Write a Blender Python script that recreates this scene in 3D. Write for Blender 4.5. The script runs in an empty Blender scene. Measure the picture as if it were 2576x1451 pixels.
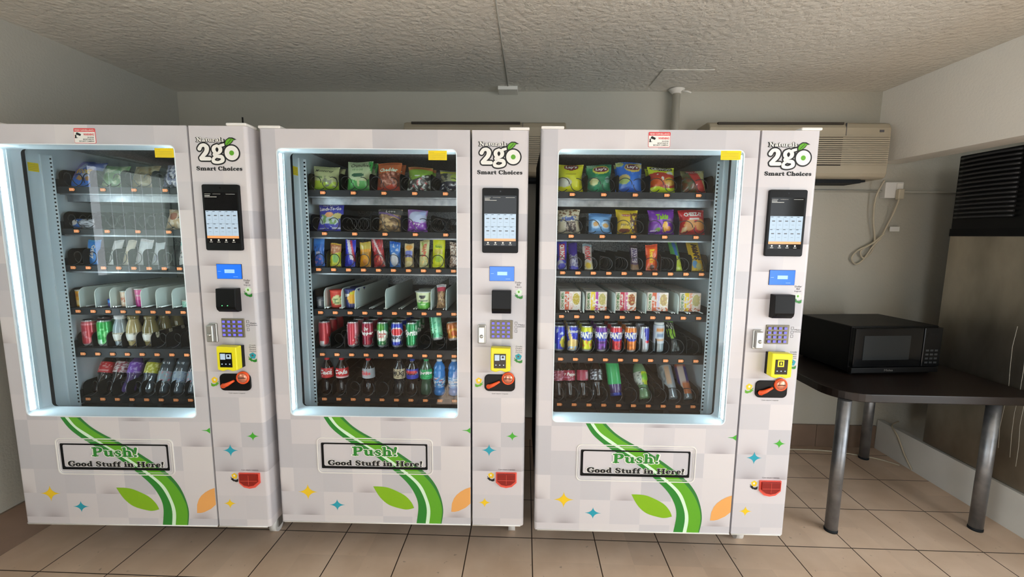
import bpy, bmesh, random
from math import *
from mathutils import Vector, Matrix, noise

random.seed(7)
C = bpy.context.scene.collection
D = bpy.data

# ------------------------------------------------------------------ helpers
def lin(c):
    return tuple(((v/255)/12.92 if v/255 <= .04045 else ((v/255+.055)/1.055)**2.4) for v in c[:3])

def tag(o, label=None, cat=None, group=None, kind=None):
    if label: o['label'] = label
    if cat: o['category'] = cat
    if group: o['group'] = group
    if kind: o['kind'] = kind
    return o

def empty(name, loc=(0, 0, 0), rz=0.0, parent=None):
    o = D.objects.new(name, None); C.objects.link(o)
    o.location = loc; o.rotation_euler = (0, 0, rz); o.empty_display_size = .05
    if parent: o.parent = parent
    return o

class MB:
    """collects shapes for ONE mesh object"""
    def __init__(s): s.v = []; s.f = []; s.m = []; s.c = []; s.sm = []
    def add(s, vs, fs, mi=0, cols=None, smooth=False):
        b = len(s.v); s.v += [tuple(p) for p in vs]
        s.c += (cols if cols else [(1, 1, 1)]*len(vs))
        for f in fs: s.f.append(tuple(b+i for i in f)); s.m.append(mi); s.sm.append(smooth)
        return s
    def box(s, x0, x1, y0, y1, z0, z1, mi=0, col=None):
        vs = [(x, y, z) for x in (x0, x1) for y in (y0, y1) for z in (z0, z1)]
        fs = [(0, 1, 3, 2), (4, 6, 7, 5), (0, 4, 5, 1), (2, 3, 7, 6), (0, 2, 6, 4), (1, 5, 7, 3)]
        return s.add(vs, fs, mi, [col]*8 if col else None)
    def prism(s, poly, a0, a1, axis='y', mi=0, smooth=False):
        def P(p, a): return (p[0], a, p[1]) if axis == 'y' else ((p[0], p[1], a) if axis == 'z' else (a, p[0], p[1]))
        n = len(poly); vs = [P(p, a0) for p in poly]+[P(p, a1) for p in poly]
        fs = [tuple(range(n))[::-1], tuple(range(n, 2*n))]
        s.add(vs, fs, mi)
        s.add(vs, [(i, (i+1) % n, n+(i+1) % n, n+i) for i in range(n)], mi, None, smooth)
        return s
    def ring(s, outer, inner, a0, a1, mi=0, caps=(1, 1), walls=(1, 1)):
        """flat frame in the xz plane between two equally sampled loops, from y=a0 to y=a1"""
        n = len(outer)
        vs = [(p[0], a0, p[1]) for p in outer]+[(p[0], a0, p[1]) for p in inner]+[(p[0], a1, p[1]) for p in outer]+[(p[0], a1, p[1]) for p in inner]
        fs = []
        for i in range(n):
            j = (i+1) % n
            if caps[0]: fs.append((i, j, n+j, n+i))
            if caps[1]: fs.append((2*n+i, 3*n+i, 3*n+j, 2*n+j))
            if walls[0]: fs.append((i, 2*n+i, 2*n+j, j))
            if walls[1]: fs.append((n+i, n+j, 3*n+j, 3*n+i))
        return s.add(vs, fs, mi)
    def tube(s, pts, r, n=8, mi=0, caps=True):
        pts = [Vector(p) for p in pts]; vs = []; up = None
        for i, p in enumerate(pts):
            t = (pts[min(i+1, len(pts)-1)]-pts[max(i-1, 0)]).normalized()
            if up is None: up = Vector((0, 0, 1)) if abs(t.z) < .9 else Vector((1, 0, 0))
            a = t.cross(up).normalized(); up = a.cross(t).normalized()
            rr = r[i] if isinstance(r, (list, tuple)) else r
            vs += [p+a*rr*cos(2*pi*k/n)+up*rr*sin(2*pi*k/n) for k in range(n)]
        fs = [(i*n+k, i*n+(k+1) % n, (i+1)*n+(k+1) % n, (i+1)*n+k) for i in range(len(pts)-1) for k in range(n)]
        s.add(vs, fs, mi, None, True)
        if caps: s.add(vs[:n], [tuple(range(n))[::-1]], mi); s.add(vs[-n:], [tuple(range(n))], mi)
        return s
    def lathe(s, prof, n=24, cx=0, cy=0, mi=0, col=None, smooth=True, axis='z', a0=0, a1=2*pi):
        full = abs(a1-a0-2*pi) < 1e-6; m = n if full else n+1
        vs = []; cs = []
        for (r, z) in prof:
            for k in range(m):
                a = a0+(a1-a0)*k/n
                if axis == 'z': vs.append((cx+r*sin(a), cy-r*cos(a), z))
                else: vs.append((cx+r*cos(a), z, cy+r*sin(a)))
                if col: cs.append(col(k/n, z))
        fs = [(i*m+k, i*m+(k+1) % m, (i+1)*m+(k+1) % m, (i+1)*m+k) for i in range(len(prof)-1) for k in range(n)]
        return s.add(vs, fs, mi, cs if col else None, smooth)
    def build(s, name, mats, parent=None, bevel=0, seg=2, keep=False):
        me = D.meshes.new(name); me.from_pydata([Vector(v) for v in s.v], [], s.f)
        if not isinstance(mats, (list, tuple)): mats = [mats]
        for m in mats: me.materials.append(m)
        me.polygons.foreach_set('material_index', s.m)
        me.polygons.foreach_set('use_smooth', s.sm)
        if any(c != (1, 1, 1) for c in s.c):
            at = me.color_attributes.new('paint', 'FLOAT_COLOR', 'POINT')
            at.data.foreach_set('color', [x for c in s.c for x in (c[0], c[1], c[2], 1)])
        bm = bmesh.new(); bm.from_mesh(me)
        bmesh.ops.remove_doubles(bm, verts=bm.verts, dist=1e-6)
        if not keep: bmesh.ops.recalc_face_normals(bm, faces=bm.faces)
        bm.to_mesh(me); bm.free()
        o = D.objects.new(name, me); C.objects.link(o)
        if parent: o.parent = parent
        if bevel:
            b = o.modifiers.new('bevel', 'BEVEL'); b.width = bevel; b.segments = seg; b.limit_method = 'ANGLE'; b.angle_limit = radians(35)
        return o

def inst(o, parent=None, loc=None, name=None):
    c = o.copy(); C.objects.link(c)
    if parent is not None: c.parent = parent
    if loc is not None: c.location = loc
    return c

def rrect(x0, x1, z0, z1, r, n=6):
    pts = []
    for cx, cz, a in ((x1-r, z1-r, 0), (x0+r, z1-r, 90), (x0+r, z0+r, 180), (x1-r, z0+r, 270)):
        for k in range(n+1):
            t = radians(a+90*k/n); pts.append((cx+r*cos(t), cz+r*sin(t)))
    return pts
def rect_for(x0, x1, z0, z1, inner, n=6):
    out = []
    for ci, (cx, cz) in enumerate(((x1, z1), (x0, z1), (x0, z0), (x1, z0))):
        for k in range(n+1):
            p = inner[ci*(n+1)+k]
            f = k/n
            if ci == 0: q = (cx, p[1] + (cz-p[1])*min(1, f*2)) if f < .5 else (p[0]+(cx-p[0])*max(0, 2-2*f), cz)
            elif ci == 1: q = (p[0]+(cx-p[0])*min(1, f*2), cz) if f < .5 else (cx, p[1]+(cz-p[1])*max(0, 2-2*f))
            elif ci == 2: q = (cx, p[1]+(cz-p[1])*min(1, f*2)) if f < .5 else (p[0]+(cx-p[0])*max(0, 2-2*f), cz)
            else: q = (p[0]+(cx-p[0])*min(1, f*2), cz) if f < .5 else (cx, p[1]+(cz-p[1])*max(0, 2-2*f))
            out.append(q)
    return out

def smooth_curve(pts, sub=6):
    out = []; n = len(pts)
    for i in range(n-1):
        p0, p1, p2, p3 = pts[max(i-1, 0)], pts[i], pts[i+1], pts[min(i+2, n-1)]
        for k in range(sub):
            t = k/sub
            out.append(tuple(.5*((2*p1[d])+(-p0[d]+p2[d])*t+(2*p0[d]-5*p1[d]+4*p2[d]-p3[d])*t*t+(-p0[d]+3*p1[d]-3*p2[d]+p3[d])*t**3) for d in range(len(p1))))
    out.append(tuple(pts[-1])); return out

# ------------------------------------------------------------------ materials
def mat(name, col=(128, 128, 128), rough=.5, metal=0., emit=None, es=0., trans=0., ior=1.45, coat=0., alpha=1.):
    m = D.materials.new(name); m.use_nodes = True
    b = m.node_tree.nodes['Principled BSDF']
    b.inputs['Base Color'].default_value = (*lin(col), 1); b.inputs['Roughness'].default_value = rough
    b.inputs['Metallic'].default_value = metal; b.inputs['IOR'].default_value = ior
    b.inputs['Transmission Weight'].default_value = trans; b.inputs['Coat Weight'].default_value = coat
    b.inputs['Alpha'].default_value = alpha
    if emit: b.inputs['Emission Color'].default_value = (*lin(emit), 1); b.inputs['Emission Strength'].default_value = es
    m.diffuse_color = (*lin(col), 1)
    return m
def N(m, t, **k):
    n = m.node_tree.nodes.new(t)
    for a, v in k.items(): setattr(n, a, v)
    return n
def L(m, a, b): m.node_tree.links.new(a, b)
def bsdf(m): return m.node_tree.nodes['Principled BSDF']
def math_(m, op, a, b=None, c=None):
    n = N(m, 'ShaderNodeMath', operation=op)
    for i, v in enumerate((a, b, c)):
        if v is None: continue
        if isinstance(v, (int, float)): n.inputs[i].default_value = v
        else: L(m, v, n.inputs[i])
    return n.outputs[0]
def noisy(name, col, col2, scale=4, rough=.6, bump=0., bscale=60, detail=6, metal=0., stretch=None, rough2=None, bdist=.01):
    m = mat(name, col, rough, metal); tc = N(m, 'ShaderNodeTexCoord'); src = tc.outputs['Object']
    if stretch:
        mp = N(m, 'ShaderNodeMapping'); mp.inputs['Scale'].default_value = stretch; L(m, src, mp.inputs[0]); src = mp.outputs[0]
    nz = N(m, 'ShaderNodeTexNoise'); nz.inputs['Scale'].default_value = scale; nz.inputs['Detail'].default_value = detail; L(m, src, nz.inputs['Vector'])
    cr = N(m, 'ShaderNodeValToRGB'); cr.color_ramp.elements[0].position = .3; cr.color_ramp.elements[1].position = .7
    cr.color_ramp.elements[0].color = (*lin(col), 1); cr.color_ramp.elements[1].color = (*lin(col2), 1)
    L(m, nz.outputs['Fac'], cr.inputs[0]); L(m, cr.outputs[0], bsdf(m).inputs['Base Color'])
    if rough2 is not None:
        mr = N(m, 'ShaderNodeMapRange'); mr.inputs['To Min'].default_value = rough; mr.inputs['To Max'].default_value = rough2
        L(m, nz.outputs['Fac'], mr.inputs[0]); L(m, mr.outputs[0], bsdf(m).inputs['Roughness'])
    if bump:
        n2 = N(m, 'ShaderNodeTexNoise'); n2.inputs['Scale'].default_value = bscale; n2.inputs['Detail'].default_value = 5; n2.inputs['Roughness'].default_value = .6
        L(m, tc.outputs['Object'], n2.inputs['Vector'])
        bp = N(m, 'ShaderNodeBump'); bp.inputs['Strength'].default_value = bump; bp.inputs['Distance'].default_value = bdist
        L(m, n2.outputs['Fac'], bp.inputs['Height']); L(m, bp.outputs[0], bsdf(m).inputs['Normal'])
    return m

def paint_mat(name, rough, metal=0., coat=0., bump=0.):
    m = mat(name, (200, 200, 200), rough, metal, coat=coat)
    a = N(m, 'ShaderNodeAttribute', attribute_name='paint'); L(m, a.outputs['Color'], bsdf(m).inputs['Base Color'])
    if bump:
        tc = N(m, 'ShaderNodeTexCoord'); nz = N(m, 'ShaderNodeTexNoise'); nz.inputs['Scale'].default_value = 45; nz.inputs['Detail'].default_value = 3
        L(m, tc.outputs['Object'], nz.inputs['Vector']); bp = N(m, 'ShaderNodeBump'); bp.inputs['Strength'].default_value = bump; bp.inputs['Distance'].default_value = .006
        L(m, nz.outputs['Fac'], bp.inputs['Height']); L(m, bp.outputs[0], bsdf(m).inputs['Normal'])
    return m

def wrap_material():
    """printed vinyl wrap: offset pale blocks with soft printed edge marks"""
    m = mat('printed_wrap', (222, 218, 220), .38, coat=.15)
    tc = N(m, 'ShaderNodeTexCoord'); sp = N(m, 'ShaderNodeSeparateXYZ'); L(m, tc.outputs['Object'], sp.inputs[0])
    v = math_(m, 'MULTIPLY_ADD', sp.outputs['Z'], 1/.1065, .75)
    row = math_(m, 'FLOOR', v)
    u = math_(m, 'MULTIPLY_ADD', sp.outputs['X'], 1/.125, .5)
    col = math_(m, 'FLOOR', u)
    fu = math_(m, 'FRACT', u); fv = math_(m, 'FRACT', v)
    cb = N(m, 'ShaderNodeCombineXYZ'); L(m, col, cb.inputs[0]); L(m, row, cb.inputs[1])
    wn = N(m, 'ShaderNodeTexWhiteNoise', noise_dimensions='2D'); L(m, cb.outputs[0], wn.inputs['Vector'])
    cr = N(m, 'ShaderNodeValToRGB'); L(m, wn.outputs['Value'], cr.inputs[0])
    e = cr.color_ramp.elements; e[0].color = (*lin((190, 189, 195)), 1); e[1].color = (*lin((212, 208, 210)), 1)
    x = e.new(.35); x.color = (*lin((198, 196, 201)), 1); x = e.new(.6); x.color = (*lin((207, 203, 207)), 1)
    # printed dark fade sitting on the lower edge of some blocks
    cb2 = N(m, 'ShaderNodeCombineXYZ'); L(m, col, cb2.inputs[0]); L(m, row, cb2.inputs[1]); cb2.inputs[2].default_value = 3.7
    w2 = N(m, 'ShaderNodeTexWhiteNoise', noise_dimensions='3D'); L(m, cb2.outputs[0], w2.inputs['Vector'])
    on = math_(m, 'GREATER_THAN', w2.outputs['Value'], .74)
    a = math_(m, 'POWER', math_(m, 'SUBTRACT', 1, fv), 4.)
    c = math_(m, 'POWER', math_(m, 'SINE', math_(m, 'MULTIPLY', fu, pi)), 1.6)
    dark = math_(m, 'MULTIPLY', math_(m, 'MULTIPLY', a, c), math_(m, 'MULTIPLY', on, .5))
    mx = N(m, 'ShaderNodeMix', data_type='RGBA'); L(m, dark, mx.inputs['Factor']); L(m, cr.outputs[0], mx.inputs['A'])
    mx.inputs['B'].default_value = (*lin((110, 95, 102)), 1)
    L(m, mx.outputs['Result'], bsdf(m).inputs['Base Color'])
    return m

M = {}
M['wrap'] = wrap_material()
M['white'] = mat('white_plastic', (232, 230, 226), .35)
M['liner'] = mat('pale_blue_liner', (232, 242, 248), .38)
M['panel'] = noisy('pale_blue_painted_steel', (206, 222, 230), (216, 230, 236), 5, .4)
M['black'] = mat('black_plastic', (7, 7, 8), .4, ior=1.3)
M['blackm'] = mat('matte_black', (10, 10, 11), .7, ior=1.3)
M['tray'] = noisy('dark_tray_coating', (14, 16, 20), (24, 27, 32), 8, .35, rough2=.5); bsdf(M['tray']).inputs['IOR'].default_value = 1.35
M['keyplate'] = mat('keypad_plate', (128, 122, 106), .5, .5)
M['gasket'] = mat('dark_rubber', (26, 30, 34), .6, ior=1.3)
M['steel'] = noisy('galvanised_steel', (120, 124, 128), (165, 168, 172), 30, .28, metal=.85, rough2=.45)
M['stucco'] = noisy('embossed_aluminium', (105, 110, 114), (190, 195, 198), 160, .35, bump=.8, bscale=180, metal=.6, detail=2, bdist=.002)
M['coil'] = mat('dark_wire', (62, 62, 64), .3, .7)
M['orange'] = mat('orange_price_card', (255, 150, 84), .5)
M['cardtxt'] = mat('pale_card_print', (255, 200, 150), .5)
M['chrome'] = mat('brushed_metal', (180, 180, 176), .3, .85)
M['keyblue'] = mat('lit_key', (90, 88, 190), .4, emit=(110, 105, 230), es=.5)
M['yellow'] = mat('yellow_plastic', (236, 226, 30), .35)
M['sticker'] = mat('yellow_sticker', (240, 212, 10), .5)
M['ink'] = mat('black_ink', (16, 16, 18), .5)
M['grey_ink'] = mat('grey_ink', (90, 90, 95), .5)
M['wink'] = mat('white_ink', (236, 235, 230), .45)
M['red_ink'] = mat('red_ink', (220, 70, 75), .5)
M['green1'] = mat('dark_green_ink', (42, 130, 45), .4)
M['green2'] = mat('leaf_green_ink', (96, 168, 38), .4)
M['green3'] = mat('outline_green_ink', (48, 122, 55), .4)
M['pgreen'] = mat('pale_green_ink', (215, 240, 215), .4)
M['lime'] = mat('lime_ink', (132, 182, 28), .4)
M['peach'] = mat('peach_ink', (232, 168, 96), .4)
M['teal'] = mat('teal_ink', (38, 158, 180), .4)
M['gold'] = mat('gold_ink', (240, 200, 40), .4)
M['sgreen'] = mat('spark_green_ink', (70, 170, 50), .4)
M['orangep'] = mat('orange_plastic', (240, 90, 40), .35)
M['copper'] = mat('coin_disc', (225, 150, 125), .25, .6)
M['redcup'] = mat('red_translucent_plastic', (140, 22, 14), .2, coat=.3)
M['redrim'] = mat('red_rim', (235, 90, 75), .3)
M['scr_black'] = mat('dark_display', (16, 16, 18), .08, ior=1.28)
M['scr_pale'] = mat('lit_display', (110, 126, 140), .2, emit=(196, 216, 232), es=.47)
M['scr_orange'] = mat('orange_display', (200, 130, 80), .2, emit=(240, 160, 100), es=.45)
M['lcd'] = mat('blue_display', (20, 80, 200), .2, emit=(30, 110, 235), es=.62)
M['lcdtxt'] = mat('display_text', (150, 180, 240), .2, emit=(120, 170, 250), es=.6)
M['foil'] = paint_mat('printed_foil', .36, coat=.35, bump=.35)
M['canp'] = paint_mat('printed_can', .3, .25, coat=.5)
M['cardp'] = paint_mat('printed_card', .5)
M['labelp'] = paint_mat('printed_label', .35, coat=.2)
M['lid'] = mat('can_lid_metal', (200, 202, 205), .25, .9)
M['cola'] = mat('dark_drink', (24, 12, 10), .08, coat=.6)
M['clearb'] = mat('clear_plastic', (150, 165, 172), .08, coat=.5)
M['blueb'] = mat('blue_water', (50, 130, 205), .07, coat=.6)
M['greenb'] = mat('green_clear_plastic', (120, 160, 118), .08, coat=.6)
M['coffee'] = mat('coffee_drink', (176, 160, 110), .1, coat=.5)
M['coffee2'] = mat('dark_coffee_drink', (120, 108, 66), .1, coat=.5)
M['smoke'] = mat('dark_smoky_plastic', (38, 36, 38), .1, coat=.4)
M['silverb'] = mat('silver_bottle', (150, 156, 160), .15, .5)
M['purpb'] = mat('purple_drink', (78, 60, 110), .1, coat=.5)
M['capw'] = mat('white_cap', (225, 228, 228), .4)
M['capr'] = mat('red_cap', (190, 30, 35), .4)
M['capb'] = mat('blue_cap', (40, 60, 150), .4)
M['wcup'] = mat('translucent_white_divider', (205, 216, 210), .35)
# the lit tube: a row of small bright diodes behind a diffuser
def led():
    m = mat('led_strip', (240, 250, 255), .4); tc = N(m, 'ShaderNodeTexCoord'); sp = N(m, 'ShaderNodeSeparateXYZ'); L(m, tc.outputs['Object'], sp.inputs[0])
    s = math_(m, 'SINE', math_(m, 'MULTIPLY', sp.outputs['Z'], 2*pi/.016))
    st = math_(m, 'MULTIPLY_ADD', s, 6., 17.)
    L(m, st, bsdf(m).inputs['Emission Strength']); bsdf(m).inputs['Emission Color'].default_value = (.74, .93, 1, 1)
    return m
M['led'] = led()
def glass_mat(name, tint=(.97, .985, .98), boost=1.0):
    m = D.materials.new(name); m.use_nodes = True; nt = m.node_tree; nt.nodes.clear()
    o = nt.nodes.new('ShaderNodeOutputMaterial'); t = nt.nodes.new('ShaderNodeBsdfTransparent'); t.inputs[0].default_value = (*tint, 1)
    g = nt.nodes.new('ShaderNodeBsdfGlossy'); g.inputs['Roughness'].default_value = .0; g.inputs[0].default_value = (1, 1, 1, 1)
    fr = nt.nodes.new('ShaderNodeFresnel'); fr.inputs['IOR'].default_value = 1.5
    mu = nt.nodes.new('ShaderNodeMath'); mu.operation = 'MULTIPLY'; mu.inputs[1].default_value = boost; nt.links.new(fr.outputs[0], mu.inputs[0])
    mx = nt.nodes.new('ShaderNodeMixShader'); nt.links.new(mu.outputs[0], mx.inputs[0]); nt.links.new(t.outputs[0], mx.inputs[1]); nt.links.new(g.outputs[0], mx.inputs[2]); nt.links.new(mx.outputs[0], o.inputs[0])
    return m
M['glass'] = glass_mat('double_glazing', boost=.9)

# ------------------------------------------------------------------ lettering
G = {  # rounded heavy serif letters as tapered strokes: advance, strokes of (x, y, width)
 'P': (.72, [[(.2, .06, .2), (.2, .74, .2)], [(.05, .05, .1), (.37, .05, .1)], [(.05, .75, .1), (.42, .76, .11)], [(.38, .76, .1), (.55, .7, .19), (.58, .57, .2), (.5, .43, .16), (.28, .38, .1)]]),
 'G': (.8, [[(.66, .6, .14), (.58, .74, .1), (.4, .77, .11), (.2, .64, .2), (.14, .4, .22), (.22, .16, .2), (.42, .04, .12), (.62, .1, .14), (.66, .3, .18)], [(.46, .34, .09), (.76, .34, .09)], [(.68, .76, .08), (.68, .55, .1)]]),
 'S': (.64, [[(.52, .6, .13), (.46, .73, .1), (.3, .77, .1), (.14, .65, .17), (.2, .5, .2), (.42, .36, .21), (.5, .2, .18), (.34, .04, .1), (.16, .08, .1), (.1, .24, .13)]]),
 'C': (.74, [[(.62, .58, .15), (.56, .72, .11), (.38, .77, .11), (.18, .64, .2), (.13, .4, .22), (.2, .16, .2), (.4, .04, .11), (.58, .08, .1), (.66, .22, .1)], [(.64, .76, .08), (.64, .56, .1)]]),
 'N': (.9, [[(.2, .06, .1), (.2, .74, .12)], [(.06, .05, .1), (.34, .05, .1)], [(.06, .76, .1), (.3, .76, .1)], [(.22, .72, .2), (.66, .1, .2)], [(.7, .08, .1), (.7, .74, .1)], [(.56, .76, .1), (.84, .76, .1)]]),
 'H': (.92, [[(.2, .06, .2), (.2, .74, .2)], [(.05, .05, .1), (.36, .05, .1)], [(.05, .75, .1), (.36, .75, .1)], [(.7, .06, .2), (.7, .74, .2)], [(.55, .05, .1), (.86, .05, .1)], [(.55, .75, .1), (.86, .75, .1)], [(.2, .4, .11), (.7, .4, .11)]]),
 'a': (.6, [[(.12, .4, .13), (.2, .5, .1), (.34, .5, .13), (.42, .38, .19), (.42, .14, .19), (.52, .05, .1), (.58, .08, .05)], [(.42, .3, .08), (.2, .26, .13), (.13, .14, .18), (.24, .05, .12), (.4, .12, .08)]]),
 'c': (.52, [[(.42, .4, .15), (.34, .5, .1), (.22, .47, .14), (.13, .28, .2), (.2, .09, .15), (.34, .04, .1), (.46, .12, .07)]]),
 'd': (.64, [[(.46, .76, .18), (.46, .1, .19)], [(.34, .77, .09), (.46, .77, .09)], [(.44, .05, .1), (.58, .05, .1)], [(.42, .46, .08), (.26, .5, .11), (.13, .28, .2), (.24, .06, .12), (.42, .1, .08)]]),
 'e': (.54, [[(.14, .28, .09), (.44, .3, .1), (.4, .46, .14), (.26, .51, .1), (.13, .36, .18), (.14, .16, .18), (.28, .04, .12), (.44, .12, .08)]]),
 'f': (.44, [[(.2, .06, .19), (.2, .56, .19), (.28, .73, .14), (.42, .74, .13)], [(.05, .05, .1), (.36, .05, .1)], [(.04, .5, .09), (.38, .5, .09)]]),
 'g': (.58, [[(.26, .52, .11), (.12, .4, .16), (.18, .26, .12), (.34, .24, .12), (.42, .38, .16), (.3, .52, .11)], [(.42, .48, .1), (.54, .54, .12)], [(.2, .22, .1), (.14, .12, .14), (.4, .08, .15), (.48, -.06, .15), (.3, -.16, .1), (.1, -.1, .13), (.16, .04, .1)]]),
 'h': (.68, [[(.18, .06, .19), (.18, .76, .18)], [(.04, .05, .1), (.32, .05, .1)], [(.06, .77, .09), (.2, .77, .09)], [(.2, .4, .08), (.36, .5, .13), (.48, .4, .18), (.49, .06, .19)], [(.37, .05, .1), (.63, .05, .1)]]),
 'i': (.36, [[(.18, .06, .19), (.18, .46, .19)], [(.04, .05, .1), (.32, .05, .1)], [(.05, .49, .09), (.2, .49, .09)], [(.18, .69, .2), (.19, .69, .2)]]),
 'l': (.36, [[(.18, .06, .19), (.18, .74, .19)], [(.04, .05, .1), (.32, .05, .1)], [(.05, .77, .09), (.2, .77, .09)]]),
 'm': (1.0, [[(.18, .06, .19), (.18, .46, .19)], [(.04, .05, .1), (.32, .05, .1)], [(.05, .49, .09), (.2, .49, .09)], [(.2, .38, .08), (.38, .5, .12), (.5, .4, .18), (.5, .06, .19)], [(.4, .05, .1), (.62, .05, .1)], [(.54, .38, .08), (.7, .5, .12), (.82, .4, .18), (.82, .06, .19)], [(.7, .05, .1), (.96, .05, .1)]]),
 'n': (.68, [[(.18, .06, .19), (.18, .46, .19)], [(.04, .05, .1), (.32, .05, .1)], [(.05, .49, .09), (.2, .49, .09)], [(.2, .38, .08), (.38, .5, .12), (.49, .4, .18), (.49, .06, .19)], [(.37, .05, .1), (.63, .05, .1)]]),
 'o': (.58, [[(.28, .5, .11), (.13, .38, .19), (.13, .16, .19), (.28, .05, .11), (.44, .16, .19), (.44, .38, .19), (.28, .5, .11)]]),
 'r': (.5, [[(.18, .06, .19), (.18, .46, .19)], [(.04, .05, .1), (.34, .05, .1)], [(.05, .49, .09), (.2, .49, .09)], [(.2, .36, .08), (.32, .48, .12), (.44, .45, .15)]]),
 's': (.48, [[(.38, .4, .1), (.34, .49, .09), (.22, .5, .1), (.12, .4, .14), (.22, .3, .16), (.36, .2, .16), (.32, .07, .11), (.18, .04, .1), (.09, .15, .1)]]),
 't': (.44, [[(.2, .68, .08), (.2, .5, .19), (.2, .16, .19), (.28, .05, .12), (.4, .1, .07)], [(.04, .49, .09), (.38, .49, .09)]]),
 'u': (.68, [[(.17, .46, .19), (.17, .18, .19), (.28, .05, .13), (.46, .14, .08)], [(.04, .49, .09), (.2, .49, .09)], [(.49, .46, .19), (.49, .08, .19)], [(.36, .49, .09), (.5, .49, .09)], [(.5, .05, .1), (.62, .05, .1)]]),
 '!': (.34, [[(.2, .74, .2), (.16, .28, .1)], [(.15, .08, .19), (.16, .08, .19)]]),
 ' ': (.3, []),
}
def stroke_poly(pts, extra, vs, fs, sc=1.0):
    sp = smooth_curve(pts, 5) if len(pts) > 2 else [tuple(p) for p in pts]
    for i, (x, y, w) in enumerate(sp):
        r = w*sc/2+extra; b = len(vs)
        vs += [(x+r*cos(2*pi*k/12), y+r*sin(2*pi*k/12)) for k in range(12)]; fs.append(tuple(range(b, b+12)))
        if i:
            x0, y0, w0 = sp[i-1]; dx, dy = x-x0, y-y0; l = hypot(dx, dy)
            if l < 1e-6: continue
            nx, ny = -dy/l, dx/l; r0 = w0*sc/2+extra; b = len(vs)
            vs += [(x0+nx*r0, y0+ny*r0), (x0-nx*r0, y0-ny*r0), (x-nx*r, y-ny*r), (x+nx*r, y+ny*r)]; fs.append((b, b+1, b+2, b+3))
def serif_text(body, extra=0.):
    vs, fs = [], []; x = 0
    for ch in body:
        adv, st = G[ch]
        for s in st: stroke_poly([(p[0]+x, p[1], p[2]) for p in s], extra, vs, fs)
        x += adv
    return vs, fs, x
_tc = {}
def plain_text(body, bold=.02, shear=0., seg=2):
    key = (body, bold, shear)
    if key in _tc: return _tc[key]
    cu = D.curves.new('t', 'FONT'); cu.body = body; cu.offset = bold; cu.shear = shear; cu.resolution_u = seg; cu.fill_mode = 'FRONT'
    ob = D.objects.new('t', cu); C.objects.link(ob); bpy.context.view_layer.update()
    me = D.meshes.new_from_object(ob.evaluated_get(bpy.context.evaluated_depsgraph_get()))
    vs = [(v.co.x, v.co.y) for v in me.vertices]; fs = [tuple(p.vertices) for p in me.polygons]
    D.objects.remove(ob); D.curves.remove(cu); D.meshes.remove(me)
    x0 = min(v[0] for v in vs); x1 = max(v[0] for v in vs); y0 = min(v[1] for v in vs); y1 = max(v[1] for v in vs)
    r = ([((v[0]-x0)/(x1-x0), (v[1]-y0)/(y1-y0)) for v in vs], fs); _tc[key] = r; return r
def add_text(mb, body, x0, x1, z0, z1, d, mi=0, bold=.02, shear=0., flip=False):
    vs, fs = plain_text(body, bold, shear)
    mb.add([((x0+(x1-x0)*(1-a if flip else a)), d, z0+(z1-z0)*b) for a, b in vs], fs, mi)
def add_strokes(mb, vs, fs, d, mi):
    for i, f in enumerate(fs): mb.add([(vs[j][0], d-2.4e-5*(i % 9), vs[j][1]) for j in f], [tuple(range(len(f)))], mi)
def add_serif(mb, body, x0, x1, zb, em, d, mi=0, extra=0.):
    vs, fs, w = serif_text(body, extra); k = (x1-x0)/w
    add_strokes(mb, [(x0+a*k, zb+b*em) for a, b in vs], fs, d, mi)
def conform(name, body, S, s0, s1, t0, t1, m, parent, bold=.03, shear=0., rot=0, h=.006):
    """lettering wrapped onto a surface S(s, t) -> point; rot turns the text in quarter turns"""
    vs, fs = plain_text(body, bold, shear, 1)
    bm = bmesh.new(); bv = [bm.verts.new((a, b, 0)) for a, b in vs]
    for f in fs:
        try: bm.faces.new([bv[i] for i in f])
        except ValueError: pass
    for _ in range(2):
        es = [e for e in bm.edges if e.calc_length() > .12]
        if es: bmesh.ops.subdivide_edges(bm, edges=es, cuts=1); bmesh.ops.triangulate(bm, faces=bm.faces)
    for v in bm.verts:
        a, b = v.co.x, v.co.y
        if rot == 1: a, b = 1-b, a
        elif rot == -1: a, b = b, 1-a
        v.co = Vector(S(s0+(s1-s0)*a, t0+(t1-t0)*b, .0009))
    me = D.meshes.new(name); bm.to_mesh(me); bm.free(); me.materials.append(m)
    o = D.objects.new(name, me); C.objects.link(o); o.parent = parent; return o

# ------------------------------------------------------------------ painting of printed surfaces
def painter(base, ops, seed=0):
    rnd = random.Random(seed); jit = rnd.random()*50
    def f(s, t):
        c = base
        for o in ops:
            k = o[0]
            if k == 'r':
                if o[1] <= s <= o[3] and o[2] <= t <= o[4]: c = o[5]
            elif k == 'e':
                if ((s-o[1])/o[3])**2+((t-o[2])/o[4])**2 < 1: c = o[5]
            elif k == 'w':   # wavy upper edge: everything below t=o[1]
                if t < o[1]+o[2]*sin(s*o[3]+seed): c = o[4]
            elif k == 'd':   # diagonal band a*s+b*t between lo and hi
                if o[3] < o[1]*s+o[2]*t < o[4]: c = o[5]
            elif k == 'n':   # blotches within a box
                if o[1] <= s <= o[3] and o[2] <= t <= o[4] and noise.noise(Vector((s*o[6]+jit, t*o[6], seed))) > o[7]: c = o[5]
        return lin(c)
    return f

def surface(mb, S, ns, nt, paint, mi=0):
    vs, cs = [], []
    for j in range(nt+1):
        for i in range(ns+1):
            s, t = i/ns, j/nt; vs.append(S(s, t, 0)); cs.append(paint(s, t))
    w = ns+1
    mb.add(vs, [(j*w+i, j*w+i+1, (j+1)*w+i+1, (j+1)*w+i) for j in range(nt) for i in range(ns)], mi, cs, True)

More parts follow.
